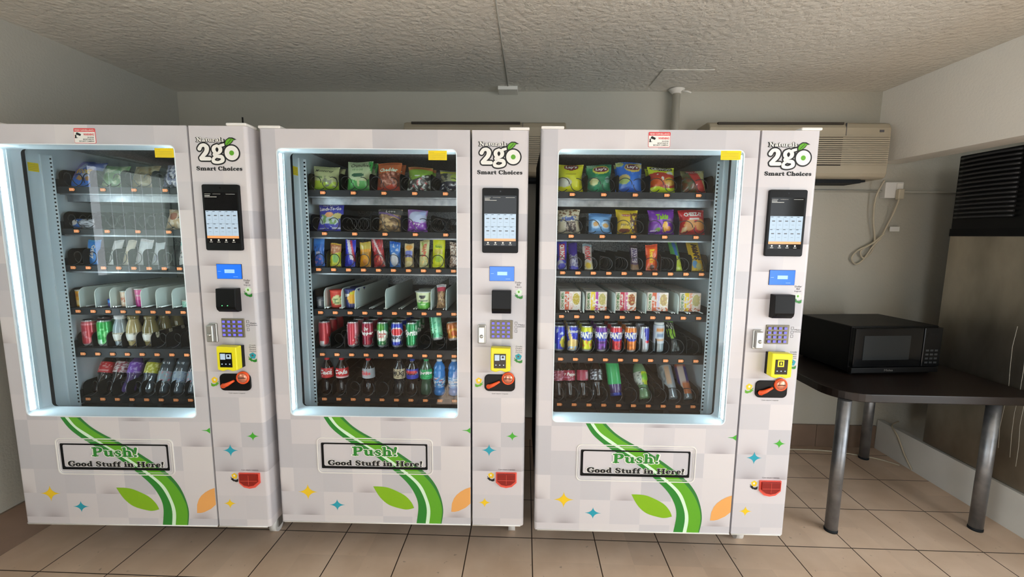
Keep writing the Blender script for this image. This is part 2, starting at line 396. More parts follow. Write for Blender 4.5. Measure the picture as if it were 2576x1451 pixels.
# pillow pack; origin at its base centre, front towards -y
def bag_surface(w, h, th, lean=0., pinch=.07, seed=0, tilt=0., rz=0.):
    def S(s, t, off=0, back=False):
        e = 1-abs(2*s-1)**3; body = max(0., sin(pi*min(1, max(0, (t-.03)/.94))))**.55
        y = th*body*e**.8
        cr = .0016*sin(s*70)*(1 if (t < .05 or t > .95) else 0)
        wr = .0022*noise.noise(Vector((s*5, t*6, seed*3.1)))*body
        x = (s-.5)*w*(1-pinch*sin(pi*t)) + lean*w*t*t + .02*w*sin(seed+t*5)
        z = h*t + h*.025*sin(seed*1.7+s*4)*t
        y = (y+cr+wr+off) if not back else -y
        q = Vector((x*cos(rz)-(-y)*sin(rz), x*sin(rz)+(-y)*cos(rz), z))
        if tilt: q = Matrix.Rotation(tilt, 3, 'Y') @ (q-Vector((0, 0, h/2)))+Vector((0, 0, h/2))
        return tuple(q)
    return S
def make_bag(name, w, h, th, base, ops, texts=(), lean=0., seed=0, tilt=0., pinch=.07, rz=0., ns=30, nt=40, material='foil'):
    root = empty(name)
    S = bag_surface(w, h, th, lean, pinch, seed, tilt, rz); p = painter(base, ops, seed)
    mb = MB(); surface(mb, S, ns, nt, p)
    surface(mb, lambda s, t, o: S(1-s, t, 0, True), 10, 12, lambda s, t: lin(base))
    mb.build('wrapper', M[material], root)
    for tx in texts: conform('lettering', tx[0], S, *tx[1:5], M[tx[5]], root, *tx[6:])
    return root
def can_surface(r, h, cz=0):
    def S(s, t, off=0):
        a = (s-.5)*pi; zz = t*h
        rr = r
        return ((rr+off)*sin(a), -(rr+off)*cos(a), zz)
    return S
def make_can(base, ops, texts=(), r=.0315, h=.119, seed=0, top=None, slim=False):
    root = empty('drink_can'); p = painter(base, ops, seed)
    prof = [(r*.6, 0.0), (r*.78, .001), (r*.9, .006)]+[(r, .014+(h-.034)*k/22) for k in range(23)]+[(r*.93, h-.01), (r*.83, h-.003)]
    def col(k, z):  # k: 0 is straight ahead (towards -y)
        s = (k+.5) % 1.0; s = .5+(s-.5)*2
        if z < .008 or z > h-.007: return lin((196, 198, 200))
        return p(s, z/h)
    mb = MB(); mb.lathe(prof, 40, col=col); mb.add([(0, 0, .002)], [], 0)
    mb.build('can_body', M['canp'], root)
    l = MB(); l.lathe([(r*.84, h-.004), (r*.84, h), (r*.78, h), (r*.76, h-.004), (0.0005, h-.004)], 28)
    l.box(-.006, .006, -.012, .004, h-.004, h-.0025); l.build('can_lid', M['lid'], root)
    S = can_surface(r, h)
    for tx in texts: conform('lettering', tx[0], S, *tx[1:5], M[tx[5]], root, *tx[6:])
    return root
def make_bottle(body, cap, base, ops, texts=(), h=.19, r=.0315, lab=(.42, .68), kind='cola', seed=0, name='drink_bottle'):
    root = empty(name); p = painter(base, ops, seed)
    if kind == 'cola': pr = [(0.001, .004), (.6, 0), (.86, .03), (.97, .1), (.93, .2), (.8, .32), (.84, .4), (.98, .44), (1, .55), (.98, .66), (.85, .74), (.6, .82), (.42, .88), (.36, .93), (.36, .96)]
    elif kind == 'water': pr = [(0.001, .004), (.7, 0), (.93, .03), (.96, .1), (.88, .16), (.96, .22), (.88, .28), (.96, .34), (.98, .4), (.98, .6), (.9, .66), (.98, .72), (.8, .8), (.45, .88), (.38, .92), (.38, .96)]
    elif kind == 'glass': pr = [(0.001, .004), (.62, 0), (.78, .02), (.8, .1), (.92, .2), (1, .32), (1, .45), (.92, .58), (.72, .72), (.6, .8), (.62, .86), (.62, .9)]
    elif kind == 'tube': pr = [(0.001, .004), (.8, 0), (.98, .03), (1, .1), (1, .88), (.9, .93), (.8, .95)]
    elif kind == 'mug': pr = [(0.001, .004), (.7, 0), (.72, .1), (.82, .4), (.95, .85), (1, .92), (1, .98)]
    pr2 = []
    for i in range(len(pr)-1):
        for k in range(3): t = k/3; pr2.append((pr[i][0]+(pr[i+1][0]-pr[i][0])*t, pr[i][1]+(pr[i+1][1]-pr[i][1])*t))
    pr2.append(pr[-1])
    mb = MB(); mb.lathe([(a*r, b*h) for a, b in pr2], 40 if kind == 'cola' else 26)
    if kind == 'cola':   # moulded petals and flutes below the label
        nv = []
        for (x, y, z) in mb.v:
            t = z/h; a = atan2(y, x); k = 1
            if t < .43: k = 1+.085*cos(5*a+3*t)*(1-t/.43)**.6
            elif t > .7: k = 1+.03*cos(8*a)*max(0, 1-abs(t-.78)/.08)
            nv.append((x*k, y*k, z))
        mb.v = nv
    mb.build('bottle_body', body, root)
    if lab:
        def rad(t):
            for i in range(len(pr)-1):
                if pr[i][1] <= t <= pr[i+1][1]: return r*(pr[i][0]+(pr[i+1][0]-pr[i][0])*(t-pr[i][1])/max(1e-6, pr[i+1][1]-pr[i][1]))
            return r*pr[-1][0]
        n = 10; l0, l1 = lab
        def col(k, z):
            s = (k+.5) % 1.0; return p(.5+(s-.5)*2, (z/h-l0)/(l1-l0))
        lb = MB(); lb.lathe([(rad(l0+(l1-l0)*k/n)+.0007, h*(l0+(l1-l0)*k/n)) for k in range(n+1)], 40, col=col); lb.build('label_band', M['labelp'], root)
        S = lambda s, t, off=0: ((rad(l0+(l1-l0)*t)+.0007+off)*sin((s-.5)*pi), -(rad(l0+(l1-l0)*t)+.0007+off)*cos((s-.5)*pi), h*(l0+(l1-l0)*t))
        for tx in texts: conform('lettering', tx[0], S, *tx[1:5], M[tx[5]], root, *tx[6:])
    z1 = pr[-1][1]*h; rc = pr[-1][0]*r
    if cap:
        c = MB(); c.lathe([(rc*1.0, z1-.012), (rc*1.15, z1-.011), (rc*1.15, z1+.004), (rc*.95, z1+.007), (.0005, z1+.007)], 20); c.build('cap', cap, root)
    return root

# ------------------------------------------------------------------ where things stand
MACH = {1: (-2.0899, 1.6132, .0254), 2: (-1.0293, 1.6764, .0177), 3: (.053, 1.6743, .0117)}
SIDE = {1: 'left', 2: 'middle', 3: 'right'}
LABZ = [1.610, 1.433, 1.274, 1.080, .886, .6745]
FLOOR = [1.624, 1.445, 1.285, 1.097, .914, .684]
SHELF = ['top shelf', 'second shelf', 'third shelf', 'fourth shelf', 'fifth shelf', 'bottom shelf']
MROOT = {}
def loc(m, u, d, z):
    x, y, r = MACH[m]; return (x+u*cos(r)-d*sin(r), y+u*sin(r)+d*cos(r), z)
# ------------------------------------------------------------------ the room
XL, XH, YB, ZC, YF, XR = -2.3216, 2.235, 2.911, 2.356, -1.9, 3.35
wall_m = noisy('painted_wall', (176, 175, 166), (184, 183, 174), 1.2, .6, bump=.22, bscale=90)
wall_b = noisy('painted_back_wall', (184, 181, 169), (194, 191, 179), 1.0, .5, bump=.25, bscale=60)
head_m = noisy('pale_header_paint', (238, 234, 226), (244, 240, 232), 1.5, .6, bump=.15, bscale=80)
def ceiling_mat():
    m = noisy('textured_ceiling', (226, 221, 211), (234, 229, 219), 2, .8)
    tc = N(m, 'ShaderNodeTexCoord'); n1 = N(m, 'ShaderNodeTexNoise'); n1.inputs['Scale'].default_value = 42; n1.inputs['Detail'].default_value = 6; n1.inputs['Roughness'].default_value = .65
    L(m, tc.outputs['Object'], n1.inputs['Vector']); vr = N(m, 'ShaderNodeTexVoronoi'); vr.inputs['Scale'].default_value = 34; L(m, tc.outputs['Object'], vr.inputs['Vector'])
    ad = math_(m, 'MULTIPLY_ADD', vr.outputs['Distance'], -.5, n1.outputs['Fac'])
    bp = N(m, 'ShaderNodeBump'); bp.inputs['Strength'].default_value = .8; bp.inputs['Distance'].default_value = .014; L(m, ad, bp.inputs['Height']); L(m, bp.outputs[0], bsdf(m).inputs['Normal'])
    return m
def floor_mat():
    m = mat('ceramic_floor_tile', (150, 128, 110), .42); tc = N(m, 'ShaderNodeTexCoord'); sp = N(m, 'ShaderNodeSeparateXYZ'); L(m, tc.outputs['Object'], sp.inputs[0])
    T = .2986
    def grid(ax, off):
        a = math_(m, 'MULTIPLY_ADD', sp.outputs[ax], 1/T, -off/T+.5); f = math_(m, 'FRACT', a)
        return math_(m, 'ABSOLUTE', math_(m, 'SUBTRACT', f, .5)), math_(m, 'FLOOR', a)
    gx, ix = grid('X', .0487); gy, iy = grid('Y', 1.8961)
    g = math_(m, 'MINIMUM', gx, gy)
    mask = N(m, 'ShaderNodeMapRange'); mask.inputs['From Min'].default_value = .0055; mask.inputs['From Max'].default_value = .0095; L(m, g, mask.inputs[0])
    nz = N(m, 'ShaderNodeTexNoise'); nz.inputs['Scale'].default_value = 5; nz.inputs['Detail'].default_value = 8; L(m, tc.outputs['Object'], nz.inputs['Vector'])
    cr = N(m, 'ShaderNodeValToRGB'); e = cr.color_ramp.elements; e[0].position = .3; e[1].position = .75; e[0].color = (*lin((208, 182, 158)), 1); e[1].color = (*lin((228, 204, 182)), 1); L(m, nz.outputs['Fac'], cr.inputs[0])
    cb = N(m, 'ShaderNodeCombineXYZ'); L(m, ix, cb.inputs[0]); L(m, iy, cb.inputs[1]); wn = N(m, 'ShaderNodeTexWhiteNoise', noise_dimensions='2D'); L(m, cb.outputs[0], wn.inputs['Vector'])
    hs = N(m, 'ShaderNodeHueSaturation'); L(m, cr.outputs[0], hs.inputs['Color']); L(m, math_(m, 'MULTIPLY_ADD', wn.outputs['Value'], .12, .94), hs.inputs['Value'])
    # specks and small stains
    n3 = N(m, 'ShaderNodeTexNoise'); n3.inputs['Scale'].default_value = 38; n3.inputs['Detail'].default_value = 2; L(m, tc.outputs['Object'], n3.inputs['Vector'])
    stn = N(m, 'ShaderNodeMapRange'); stn.inputs['From Min'].default_value = .70; stn.inputs['From Max'].default_value = .76; L(m, n3.outputs['Fac'], stn.inputs[0])
    m0 = N(m, 'ShaderNodeMix', data_type='RGBA'); L(m, math_(m, 'MULTIPLY', stn.outputs[0], .4), m0.inputs['Factor']); L(m, hs.outputs[0], m0.inputs['A']); m0.inputs['B'].default_value = (*lin((90, 74, 62)), 1)
    mx = N(m, 'ShaderNodeMix', data_type='RGBA'); L(m, mask.outputs[0], mx.inputs['Factor']); mx.inputs['A'].default_value = (*lin((52, 38, 30)), 1); L(m, m0.outputs['Result'], mx.inputs['B'])
    L(m, mx.outputs['Result'], bsdf(m).inputs['Base Color'])
    rr = N(m, 'ShaderNodeMapRange'); rr.inputs['To Min'].default_value = .34; rr.inputs['To Max'].default_value = .55; L(m, nz.outputs['Fac'], rr.inputs[0]); L(m, rr.outputs[0], bsdf(m).inputs['Roughness'])
    bp = N(m, 'ShaderNodeBump'); bp.inputs['Strength'].default_value = .5; bp.inputs['Distance'].default_value = .003; L(m, mask.outputs[0], bp.inputs['Height']); L(m, bp.outputs[0], bsdf(m).inputs['Normal'])
    return m
tile_b = noisy('brown_skirting_tile', (120, 100, 84), (134, 112, 96), 6, .4)
def st(name, mb, m, **k): return tag(mb.build(name, m, **k), kind='structure')
f = MB(); f.box(XL-.15, XR+.15, YF-.15, YB+.15, -.1, 0); st('floor', f, floor_mat())
c = MB(); c.box(XL-.15, XR+.15, YF-.15, YB+.15, ZC, ZC+.1); st('ceiling', c, ceiling_mat())
w = MB(); w.box(XL-.15, XR+.15, YB, YB+.15, 0, ZC); st('wall_back', w, wall_b)
# left wall with a wide window towards the front of the room
WY0, WY1, WZ0, WZ1 = -1.6, .05, .35, 2.26
AY0, AY1, AZ0, AZ1 = .22, .93, 1.14, 1.84
w = MB(); w.box(XL-.15, XL, AY1, YB, 0, ZC); w.box(XL-.15, XL, WY1, AY0, 0, ZC); w.box(XL-.15, XL, AY0, AY1, 0, AZ0); w.box(XL-.15, XL, AY0, AY1, AZ1, ZC)
w.box(XL-.15, XL, YF, WY0, 0, ZC); w.box(XL-.15, XL, WY0, WY1, 0, WZ0); w.box(XL-.15, XL, WY0, WY1, WZ1, ZC); st('wall_left', w, wall_m)
def window(name, y0, y1, z0, z1, ys):
    wf = MB()
    for y in ys: wf.box(XL-.11, XL-.05, max(y-.03, y0), min(y+.03, y1), z0, z1)
    wf.box(XL-.11, XL-.05, y0, y1, z0, z0+.04); wf.box(XL-.11, XL-.05, y0, y1, z1-.04, z1)
    win = st(name, wf, M['gasket'])
    g = MB(); g.add([(XL-.08, y0, z0), (XL-.08, y1, z0), (XL-.08, y1, z1), (XL-.08, y0, z1)], [(0, 1, 2, 3)]); g.build('window_pane', M['wglass'], win)
M['wglass'] = glass_mat('window_glass')
window('window_1', WY0, WY1, WZ0, WZ1, (WY0, -.78, WY1)); window('window_4', AY0, AY1, AZ0, AZ1, (AY0, AY1))
# front wall behind the viewer with one glazed opening, right wall with another
FX0, FX1, FZ0, FZ1 = -.62, .22, .02, 2.3
w = MB(); w.box(XL, FX0, YF-.15, YF, 0, ZC); w.box(FX1, 2.5, YF-.15, YF, 0, ZC); w.box(3.3, XR, YF-.15, YF, 0, ZC); w.box(2.5, 3.3, YF-.15, YF, 0, .1); w.box(2.5, 3.3, YF-.15, YF, 2.2, ZC); w.box(FX0, FX1, YF-.15, YF, FZ1, ZC); w.box(FX0, FX1, YF-.15, YF, 0, FZ0); st('wall_front', w, wall_m)
wf = MB()
for x in (FX0, FX1): wf.box(max(x-.03, FX0), min(x+.03, FX1), YF-.11, YF-.05, FZ0, FZ1)
wf.box(FX0, FX1, YF-.11, YF-.05, FZ1-.06, FZ1); st('window_2', wf, M['gasket'])
RY0, RY1 = -1.5, 1.0
w = MB(); w.box(XR, XR+.15, RY1, YB, 0, ZC); w.box(XR, XR+.15, YF, RY0, 0, ZC); w.box(XR, XR+.15, RY0, RY1, 2.26, ZC); w.box(XR, XR+.15, RY0, RY1, 0, .12); st('wall_right', w, wall_m)
wf = MB()
for y in (RY0, -.2, RY1): wf.box(XR+.05, XR+.11, max(y-.03, RY0), min(y+.03, RY1), .12, 2.26)
wf.box(XR+.05, XR+.11, RY0, RY1, .12, .2); st('window_3', wf, M['gasket'])
# dropped header along the right side
h = MB(); h.prism([(YF, 1.86), (YB, 1.915), (YB, ZC), (YF, ZC)], XH, XH+.16, 'x'); st('trim_1', h, head_m)
# skirting
b = MB(); b.box(XL, XL+.012, .9, YB-.012, 0, .182); st('baseboard_left', b, tile_b)
b = MB()
for k in range(16):
    x0 = XL+.012+.31*k; x1 = min(x0+.307, 2.43)
    if x0 < 2.4: b.box(x0, x1, YB-.012, YB, 0, .158)
st('baseboard_back', b, tile_b)
cb = MB(); cb.box(2.432, 2.47, .9, YB-.012, 0, .205); st('baseboard_right', cb, noisy('white_kick_board', (214, 214, 210), (226, 226, 222), 3, .5))
# vertical fabric blind on the left window
fab = mat('pale_blind_fabric', (214, 226, 214), .8); bb = bsdf(fab); nt = fab.node_tree
tr_ = nt.nodes.new('ShaderNodeBsdfTranslucent'); tr_.inputs[0].default_value = (*lin((222, 232, 220)), 1); ms = nt.nodes.new('ShaderNodeMixShader'); ms.inputs[0].default_value = .97
out = [n for n in nt.nodes if n.type == 'OUTPUT_MATERIAL'][0]; nt.links.new(bb.outputs[0], ms.inputs[1]); nt.links.new(tr_.outputs[0], ms.inputs[2]); tp_ = nt.nodes.new('ShaderNodeBsdfTransparent'); tp_.inputs[0].default_value = (.86, .96, .88, 1); m2_ = nt.nodes.new('ShaderNodeMixShader'); m2_.inputs[0].default_value = .5; nt.links.new(ms.outputs[0], m2_.inputs[1]); nt.links.new(tp_.outputs[0], m2_.inputs[2]); nt.links.new(m2_.outputs[0], out.inputs[0])
vb = empty('vertical_blind', (XL+.05, .575, 0)); tag(vb, 'pale fabric vertical blind hanging over the small left window', 'blind')
hr = MB(); hr.box(-.02, .02, -.37, .37, 1.85, 1.88); hr.build('head_rail', M['white'], vb)
for k in range(10):
    y = -.325+.072*k; sl = MB(); a = radians(7); pts = []
    for j in range(6):
        t = j/5-.5; pts.append((t*.078*sin(a)+.014*cos(t*pi), y+t*.078*cos(a)))
    n = len(pts); sl.add([(p[0], p[1], 1.12) for p in pts]+[(p[0], p[1], 1.85) for p in pts], [(i, i+1, n+i+1, n+i) for i in range(n-1)], 0, None, True)
    sl.build('slat', fab, vb)

# ceiling bits
hatch = MB(); hatch.box(.746, 1.031, 2.536, 2.811, ZC-.005, ZC-.0001); ho = hatch.build('access_hatch', D.materials['textured_ceiling'], bevel=.002); tag(ho, 'square painted access panel in the ceiling above the pipe', 'hatch')
jb = MB(); jb.box(-.187, -.064, 2.80, YB-.001, ZC-.022, ZC-.0001); tag(jb.build('junction_cover', head_m, bevel=.003), 'small rectangular cover box where ceiling meets the back wall', 'cover')
sm = MB(); sm.tube([(-.125, 2.80, ZC-.001), (-.13, 2.2, ZC-.001), (-.135, 1.2, ZC-.001)], .003, 6); sm.build('x', wall_m); D.objects['x'].name = 'ceiling_seam'; tag(D.objects['ceiling_seam'], 'thin raised seam running along the ceiling towards the small cover box', 'seam')
pp = empty('wall_pipe', (.933, 2.86, 1.2)); tag(pp, 'thick painted pipe running down the back wall below the ceiling panel', 'pipe')
p = MB(); p.tube([(0, 0, -1.19), (0, 0, ZC-1.2-.002)], .024, 18); p.build('pipe', wall_b, pp)
p = MB(); p.lathe([(.024, ZC-1.2-.03), (.035, ZC-1.2-.022), (.05, ZC-1.2-.004)], 18); p.tube([(.02, -.02, ZC-1.2-.02), (.05, -.05, ZC-1.2-.03), (.075, -.04, ZC-1.2-.035)], .006, 6); p.build('pipe_collar', head_m, pp)

# wall air conditioners
acm = noisy('aged_cream_plastic', (166, 157, 137), (178, 168, 148), 3, .45)
def make_ac(x0, x1, zt, zb, lab, group):
    r = empty('air_conditioner', (x0, YB, zb)); W_, H_ = x1-x0, zt-zb; tag(r, lab, 'air conditioner', group); dpt = .2
    b = MB(); pr = [(-.001, 0), (-.001, H_), (-dpt+.05, H_), (-dpt+.015, H_-.012), (-dpt, H_-.04), (-dpt, .03), (-dpt+.01, .008), (-dpt+.03, 0)]
    b.prism(pr, 0, W_, 'x'); b.build('casing', acm, r, .008, 3)
    t = MB(); t.box(.05, W_-.28, -dpt-.001, -dpt+.1, H_-.022, H_-.009); t.build('top_grille', mat('dark_intake', (58, 50, 42), .6), r)
    v = MB(); v.box(W_-.50, W_-.28, -dpt-.003, -dpt, .075, H_-.09); v.build('air_outlet', M['blackm'], r)
    lo = MB(); nsl = 14
    for k in range(nsl):
        z = .08+(H_-.175)*k/(nsl-1); lo.box(W_-.62, W_-.012, -dpt-.010, -dpt-.003, z, z+.008)
    lo.build('louvres', acm, r)
    d = MB(); d.box(W_-.07, W_-.045, -dpt-.002, -dpt+.001, H_-.065, H_-.052); d.build('badge', M['grey_ink'], r)
    s = MB(); s.box(.02, W_-.12, -.16, -.02, -.022, -.001); s.box(W_-.12, W_-.07, -.13, -.02, -.012, -.001); s.build('mounting_bracket', M['gasket'], r)
    e = MB(); e.box(W_-.265, W_-.262, -dpt-.0015, -dpt+.01, H_-.085, H_-.012); e.build('panel_seam', M['grey_ink'], r)
    return r
make_ac(1.092, 2.158, 2.129, 1.795, 'cream wall air conditioner with slatted front above the table', 'air conditioners high on the back wall')
make_ac(-.76, .236, 2.127, 1.793, 'cream air conditioner mostly hidden behind the middle vending machine', 'air conditioners high on the back wall')

# surface conduit, outlet and cable on the back wall
cd = MB(); cd.tube([(1.2, YB-.012, 1.741), (2.30, YB-.012, 1.741)], .007, 8); cd.tube([(2.38, YB-.012, 1.737), (3.0, YB-.012, 1.735)], .007, 8); tag(cd.build('wall_conduit', wall_b), 'thin painted conduit running along the wall below the air conditioner', 'conduit')
ot = empty('wall_outlet', (2.335, YB, 1.75)); tag(ot, 'white double wall socket box below the right end of the slatted air conditioner', 'socket')
o = MB(); o.box(-.052, .06, -.045, -.001, -.055, .045); o.build('socket_box', M['white'], ot, .004)
o = MB(); o.box(.012, .05, -.052, -.045, -.048, .038); o.build('socket_face', head_m, ot, .003)
pg = empty('power_cord', (2.36, YB-.05, 1.73)); tag(pg, 'cream power cord of the air conditioner plugged in and tied in loops', 'cord')
cordm = mat('cream_cable', (196, 186, 164), .5)
p = MB(); p.box(-.018, .018, -.028, .0, -.045, .02); p.build('plug', cordm, pg, .006)
p = MB(); pts = smooth_curve([(2.235, YB-.09, 1.80), (2.225, YB-.05, 1.70), (2.232, YB-.04, 1.56), (2.262, YB-.03, 1.44), (2.262, YB-.02, 1.36), (2.215, YB-.02, 1.31), (2.185, YB-.025, 1.35), (2.225, YB-.02, 1.39), (2.29, YB-.03, 1.43), (2.33, YB-.035, 1.53), (2.352, YB-.05, 1.62), (2.362, YB-.065, 1.70)], 8)
p.tube([(a-2.36, b-YB+.05, c-1.73) for a, b, c in pts], .0055, 8)
pts = smooth_curve([(2.30, YB-.03, 1.44), (2.25, YB-.03, 1.38), (2.21, YB-.022, 1.30), (2.165, YB-.022, 1.27), (2.135, YB-.022, 1.31), (2.17, YB-.022, 1.36), (2.24, YB-.03, 1.40), (2.315, YB-.035, 1.47)], 8)
p.tube([(a-2.36, b-YB+.05, c-1.73) for a, b, c in pts], .0055, 8); p.build('cable', cordm, pg)
p = MB(); p.box(-.015, .045, .012, .016, -.245, -.215); p.build('paper_tag', M['wink'], pg)
fc = MB(); fc.tube(smooth_curve([(1.2, 2.86, .006), (1.7, 2.84, .006), (2.05, 2.83, .006), (2.30, 2.75, .006), (2.40, 2.66, .006)], 8), .005, 6); tag(fc.build('floor_cable', cordm), 'thin white cable lying along the floor under the table', 'cable')
fc = MB(); fc.tube(smooth_curve([(2.424, 2.60, .01), (2.422, 2.66, .08), (2.421, 2.72, .17), (2.43, 2.78, .215), (2.52, 2.84, .22)], 8), .005, 6); tag(fc.build('floor_cable', cordm), 'pale cable hanging over the white kick board behind the table', 'cable')

# ice machine in the right alcove
im = empty('ice_machine', (2.45, 1.6, .205)); tag(im, 'tall stainless ice machine with black louvred top in the right alcove', 'ice machine')
ss = noisy('brushed_stainless', (112, 106, 96), (176, 168, 154), 2.2, .22, metal=.85, stretch=(1, 1.6, .7), rough2=.42, bump=.1, bscale=9)
b = MB(); b.box(0, .8, 0, .985, .0, 1.268, 0); b.build('bin', ss, im, .006)
b = MB(); b.box(.0, .8, 0, .985, 1.272, 1.70, 0); b.build('black_head', M['black'], im, .006)
b = MB(); b.box(-.004, .05, 0, .985, 1.25, 1.292, 0); b.build('black_trim', M['blackm'], im)
gl = MB(); nb = 15
for k in range(nb):
    z = 1.355+.325*k/(nb-1)-.0; pts = []
    for j in range(11):
        t = j/10; pts.append((-.012-.02*sin(pi*t), .66+.30*t, z))
    gl.tube(pts, .0065, 6)
gl.build('louvre_grille', mat('dark_grey_louvre', (44, 44, 46), .45), im)
dr = MB()
rnd = random.Random(3)
for k in range(7):
    y = .30+.045*k+rnd.random()*.02; z0 = .02+rnd.random()*.2; z1 = z0+.45+rnd.random()*.28; pts = [(-.0005, y+.006*sin(j*1.7+k), z0+(z1-z0)*j/6) for j in range(7)]; dr.tube(pts, .0012, 5)
dr.build('dried_drip_marks', mat('mineral_streak', (190, 186, 176), .6), im)

# table and microwave
tb = empty('side_table', (1.95, 2.46, 0)); tag(tb, 'dark wood-topped table on four round steel legs', 'table')
def outline(x0, x1, y0, y1, r):
    return [(x, y) for x, y in rrect(x0, x1, y0, y1, r, 8)]
wood = noisy('dark_wood_laminate', (22, 16, 13), (38, 28, 23), 3, .36, stretch=(1.5, 22, 1), rough2=.42)
t = MB(); t.prism([(-.475, .44), (-.475, -.33)]+[(-.475+.15-.15*cos(radians(a)), -.477+.15-.15*sin(radians(a))) for a in range(0, 91, 10)][1:]+[(.47, -.477), (.47, .44)], .674, .7145, 'z'); t.build('table_top', wood, tb, .004)
lgm = noisy('worn_steel_tube', (118, 120, 124), (158, 160, 164), 14, .3, metal=.8, rough2=.5)
for (lx, ly) in ((1.53, 2.018), (2.268, 2.062), (2.247, 2.752), (1.53, 2.752)):
    l = MB(); l.tube([(lx-1.95, ly-2.46, .0), (lx-1.95, ly-2.46, .674)], .0275, 24); lo = l.build('leg', lgm, tb)
    f_ = MB(); f_.tube([(lx-1.95, ly-2.46, .0), (lx-1.95, ly-2.46, .012)], .029, 24); f_.build('leg_foot', M['gasket'], lo)
mw = empty('microwave', (1.725, 2.268, .715), radians(6.5)); tag(mw, 'black countertop microwave standing on the dark table', 'microwave')
mb_ = mat('microwave_black', (8, 8, 9), .45, ior=1.3)
b = MB(); b.box(0, .505, .012, .37, .014, .262); b.build('body', mb_, mw, .006)
d = MB(); d.box(.004, .395, -.012, .012, .045, .256); do = d.build('door', mat('black_gloss', (8, 9, 11), .12, ior=1.35), mw, .004)
d = MB(); d.box(.055, .32, -.0135, -.0119, .085, .215); d.build('door_window', mat('smoked_window', (34, 38, 40), .18, ior=1.35), do)
d = MB(); d.box(.398, .503, -.012, .012, .045, .256); po = d.build('control_panel', mat('panel_gloss', (10, 11, 13), .15, ior=1.3), mw, .004)
for rr in range(4):
    for cc in range(3):
        k_ = MB(); k_.box(.415+.026*cc, .433+.026*cc, -.0128, -.0119, .062+.022*rr, .072+.022*rr); k_.build('button', mat('panel_print', (52, 54, 56), .4) if (rr, cc) == (0, 0) else D.materials['panel_print'], po)
d = MB(); d.box(.415, .485, -.0128, -.0119, .205, .228); d.build('clock_display', M['scr_black'], po)
d = MB(); d.box(.002, .503, -.010, .012, .012, .042); bo = d.build('bottom_rail', mb_, mw, .003)
d = MB(); add_text(d, 'Midea', .19, .24, .022, .033, -.0108, 0, 0); d.build('maker_mark', M['chrome'], bo)
for x, y in ((.03, .03), (.475, .03), (.03, .34), (.475, .34)):
    d = MB(); d.lathe([(.001, 0), (.014, 0), (.014, .016)], 12, x, y); d.build('foot', M['blackm'], mw)

# ------------------------------------------------------------------ vending machines (local: x right, y into the cabinet, z up)
WL, WR, WB, WT = .064, .761, .682, 1.759
Z0, Z1, UW, SEAM = .207, 1.83, 1.036, .8149
_cache = {}
def star(cx, cz, rx, rz, k=.16):
    pts = []
    for q in range(4):
        a0 = pi/2*q; tips = ((rx, 0), (0, rz), (-rx, 0), (0, -rz)); t0, t1 = tips[q], tips[(q+1) % 4]
        for i in range(6):
            t = i/6; c = (k*(t0[0]+t1[0])*.5, k*(t0[1]+t1[1])*.5)
            pts.append((cx+(1-t)**2*t0[0]+2*t*(1-t)*c[0]+t*t*t1[0], cz+(1-t)**2*t0[1]+2*t*(1-t)*c[1]+t*t*t1[1]))
    return pts
def flat(mb, poly, d, mi=0): mb.add([(p[0], d, p[1]) for p in poly], [tuple(range(len(poly)))], mi)
def arrow_icon(mb, x0, x1, z0, z1, d, mi_badge, mi_arrow, mi_mark, flip=False):
    w, h = x1-x0, z1-z0; X = lambda a: x0+w*((1-a) if flip else a)
    flat(mb, [(X(.3), z0+h*.35), (X(.75), z0+h*.35), (X(.9), z0+h*.75), (X(.55), z0+h), (X(.15), z0+h*.8)], d, mi_badge)
    mb.add([(X(.5)+w*.12*cos(k*pi/4), d-.0002, z0+h*.68+h*.12*sin(k*pi/4)) for k in range(8)], [tuple(range(8))], mi_mark)
    arc = [(X(.05+.9*t), z0+h*(.55-.42*sin(pi*min(1, t*1.0)*.75))) for t in [i/6 for i in range(7)]]
    for i in range(6):
        a, b = arc[i], arc[i+1]; th = h*(.06+.16*i/6)
        flat(mb, [(a[0], a[1]-th), (b[0], b[1]-th), (b[0], b[1]+th*.6), (a[0], a[1]+th*.5)], d-.0004, mi_arrow)
    flat(mb, [(X(.02), z0+h*.32), (X(.42), z0), (X(.38), z0+h*.42)], d-.0005, mi_arrow)

def swoosh_band(mb, a, b, d, mi):
    A = smooth_curve(a, 5); B = smooth_curve(b, 5); n = len(A)
    mb.add([(p[0], d, p[1]) for p in A]+[(p[0], d, p[1]) for p in B], [(i, i+1, n+i+1, n+i) for i in range(n-1)], mi)

